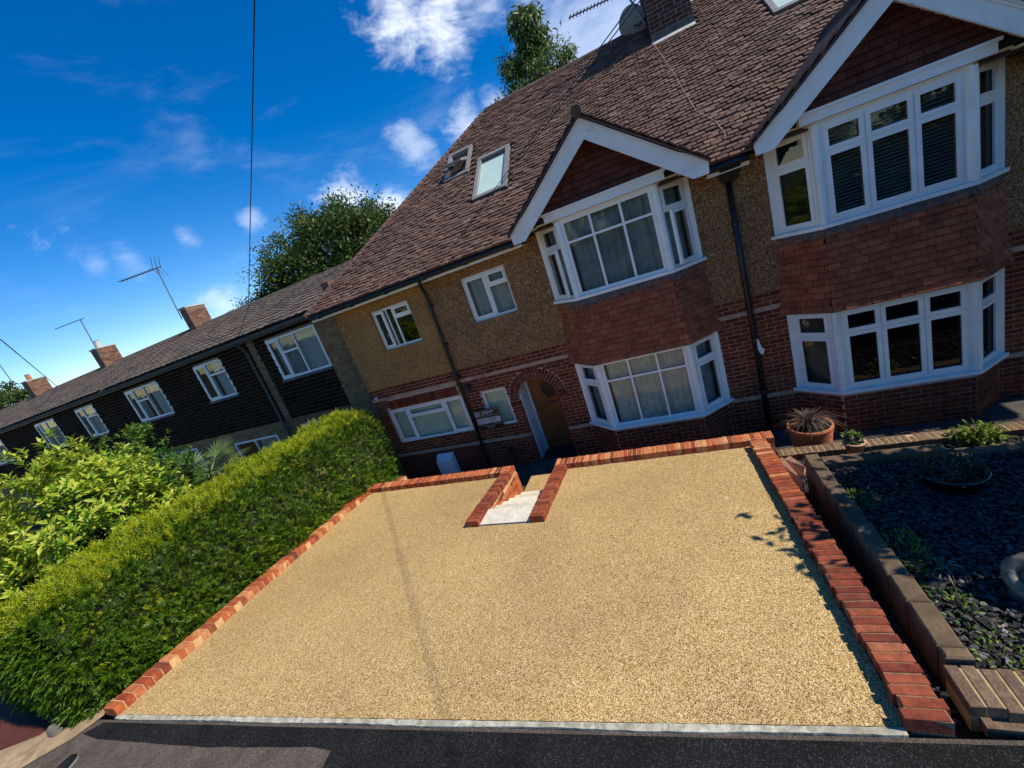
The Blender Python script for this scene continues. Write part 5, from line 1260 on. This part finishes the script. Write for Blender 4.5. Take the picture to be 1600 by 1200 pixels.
terrace(-19.0, -11.55, 'second dark terraced house with the fan palm in front', [up2(-14.3, -12.9, [gc(.5, .98, 'pale_curtain')]), up3(-18.5, -16.4, [gc(.05, .3), gc(.6, .98, 'pale_curtain')])],
        [(-18.6, -16.4, .75, 2.08, [0, .35, .7, 1], [[], [.7], []], (), [gc(.02, .98, 'pale_curtain')]), (-14.35, -12.2, .5, 1.92, [0, .48, 1], [[], []], (), [('curtain', .5, .98, .55, .98, 'pale_curtain')])], [], (-18.2, -17.8, 3.6, 4.4, 7.08), 300, 80)
terrace(-26.4, -19.0, 'third dark terraced house half hidden by the laurel', [up2(-22.3, -20.9, [gc(.3, .98, 'pale_curtain')]), up3(-26.0, -24.2, [gc(.1, .9)])], [], [], (-25.6, -25.1, 3.6, 4.4, 7.1), 100, 0)
terrace(-40, -26.4, 'farthest dark terraced house at the left edge', [up3(-31.8, -29.8, [gc(.1, .9)]), up2(-36, -34.5, [gc(.1, .9)])], [], [], (-33.4, -32.8, 3.6, 4.4, 7.1), 0, 0)
tr_ = {o['label'].split()[0]: o for o in col.objects if o.name.startswith('terraced_house')}
m = MB(); m.tube([(-11.62, TE_Y+.04, 4.95), (-11.60, .45, 4.75), (-11.60, .52, 4.6), (-11.60, .52, .0)], .04, 8); m.build('downpipe', 'lead', tr_['second'])
m = MB(); m.tube([(-18.0, 3.8, 7.2), (-18.0, 3.8, 7.22)], .05, 8); 
for hx_, mm_, x_, y_2 in (('third', 'white_stone', -25.45, 3.8), ('farthest', 'terracotta', -33.3, 3.8)):
    m = MB(); m.lathe([(.12, 0), (.10, .34), (.12, .36), (.07, .36)], (x_+.15, y_2+.1, 7.13), 12); m.build('chimney_pot', mm_, tr_[hx_])

# aerials, dish, cables
def aerial(base, top, yagi_dir, ln, label, full=True, n_el=11, el=.28):
    A = thing('television_aerial', base, label, 'aerial', 'rooftop aerials'); b0, b1 = V(base), V(top)
    m = MB(); m.tube([b0, b1], .022, 7); m.build('mast', 'metal', A)
    d_ = V(yagi_dir).normalized(); m = MB(); p0 = b1-d_*.25; p1 = b1+d_*ln; m.tube([p0, p1], .016, 6); m.build('boom', 'metal', A)
    s_ = d_.cross(Z_).normalized()
    for i in range(n_el):
        p = b1+d_*(ln*(i+.6)/n_el); e_ = MB(); e_.tube([p-s_*el*.5, p+s_*el*.5], .012, 5); e_.build('element', 'dark_metal', A)
    if full:
        for sg in (1, -1):
            dv = (Z_*sg*.8-d_*.35).normalized()
            for k2 in range(3):
                e_ = MB(); p = b1-d_*(.02)+s_*(.16*(k2-1)); e_.tube([p, p+dv*.42], .011, 5); e_.build('reflector_bar', 'metal', A)
    return A
aerial((-18.0, 3.40, 6.7), (-17.85, 3.40, 8.75), (-1, -.15, .05), 2.0, 'aerial with bars above the nearest terrace chimney')
aerial((-24.95, 3.55, 6.6), (-24.75, 3.55, 8.5), (-1, -.2, .02), 1.6, 'slim aerial above the middle terrace chimney', False, 5, .16)
aerial((-33.6, 3.4, 7.1), (-33.7, 3.4, 9.0), (-1, -.1, .1), 1.2, 'aerial on the far terrace chimney at the left edge', False, 4, .2)
A = aerial((CHX0-.04, 3.5, 8.3), (CHX0-.30, 3.5, 9.02), (-1, -.25, -.02), 1.25, 'long-toothed aerial beside the main chimney', False, 16, .20)
SD = thing('satellite_dish', (CHX0-.05, 3.85, 8.4), 'round grey satellite dish beside the main chimney', 'dish')
dc = V((.40, 3.72, 8.50)); m = MB(); q = V((.25, .9, .25)).normalized().to_track_quat('Z', 'Y').to_matrix(); vv = []; nd = 28
for i in range(5):
    r_ = .30*i/4
    for k2 in range(nd): a = 2*math.pi*k2/nd; vv.append(dc+q @ V((r_*math.cos(a), r_*math.sin(a)*1.08, .35*r_*r_)))
m.add(vv, [(i*nd+k2, i*nd+(k2+1) % nd, (i+1)*nd+(k2+1) % nd, (i+1)*nd+k2) for i in range(4) for k2 in range(nd)]); m.build('reflector', 'metal', SD, smooth=True)
m = MB(); m.tube([(CHX0, 3.55, 8.40), (.50, 3.60, 8.36), (.42, 3.66, 8.42)], .022, 6); m.build('arm', 'dark_metal', SD)
def cable(name, label, pts, r, mm='black_plastic', group=None, sag=0.):
    a = [V(p) for p in pts]
    if sag:
        p0, p1 = a[0], a[-1]; a = [p0.lerp(p1, i/24)+V((0, 0, -sag*4*(i/24)*(1-i/24))) for i in range(25)]
    m = MB(); m.tube(a, r, 5); return m.build(name, mm, None, smooth=True, label=label, cat='cable', group=group)
w0 = V((-4.05, -.42, 4.93)); wd_ = V((4.15, -3.72, .93))
cable('overhead_cable', 'left one of the twin black service cables running up over the roof', [w0, w0+wd_*4.2], .0045, group='overhead cables')
cable('overhead_cable', 'right one of the twin black service cables running up over the roof', [w0+V((.05, .02, .0)), w0+wd_*4.2+V((.05, .04, 0))], .0045, group='overhead cables')
cable('overhead_cable', 'single thin cable crossing the blue sky above the terrace', [(-14.46, 3.6, 6.2), (-4.54, -2.0, 9.04), (-1.5, -3.7, 9.95)], .012, group='overhead cables')
cable('overhead_cable', 'short cable slanting into the sky at the left edge', [(-30.2, 3.6, 6.24), (-19.6, -1.0, 7.5)], .016, group='overhead cables')
rp = [(0.68, 3.13), (.83, 2.02), (.92, 1.13), (.97, .66), (1.17, .26), (1.22, -.07), (1.15, -.30)]
cable('coaxial_cable', 'thin pale cable trailing down the roof tiles from the chimney', [(x, y, roof_z(y)+.072) for x, y in rp], .0065, 'band_stone')
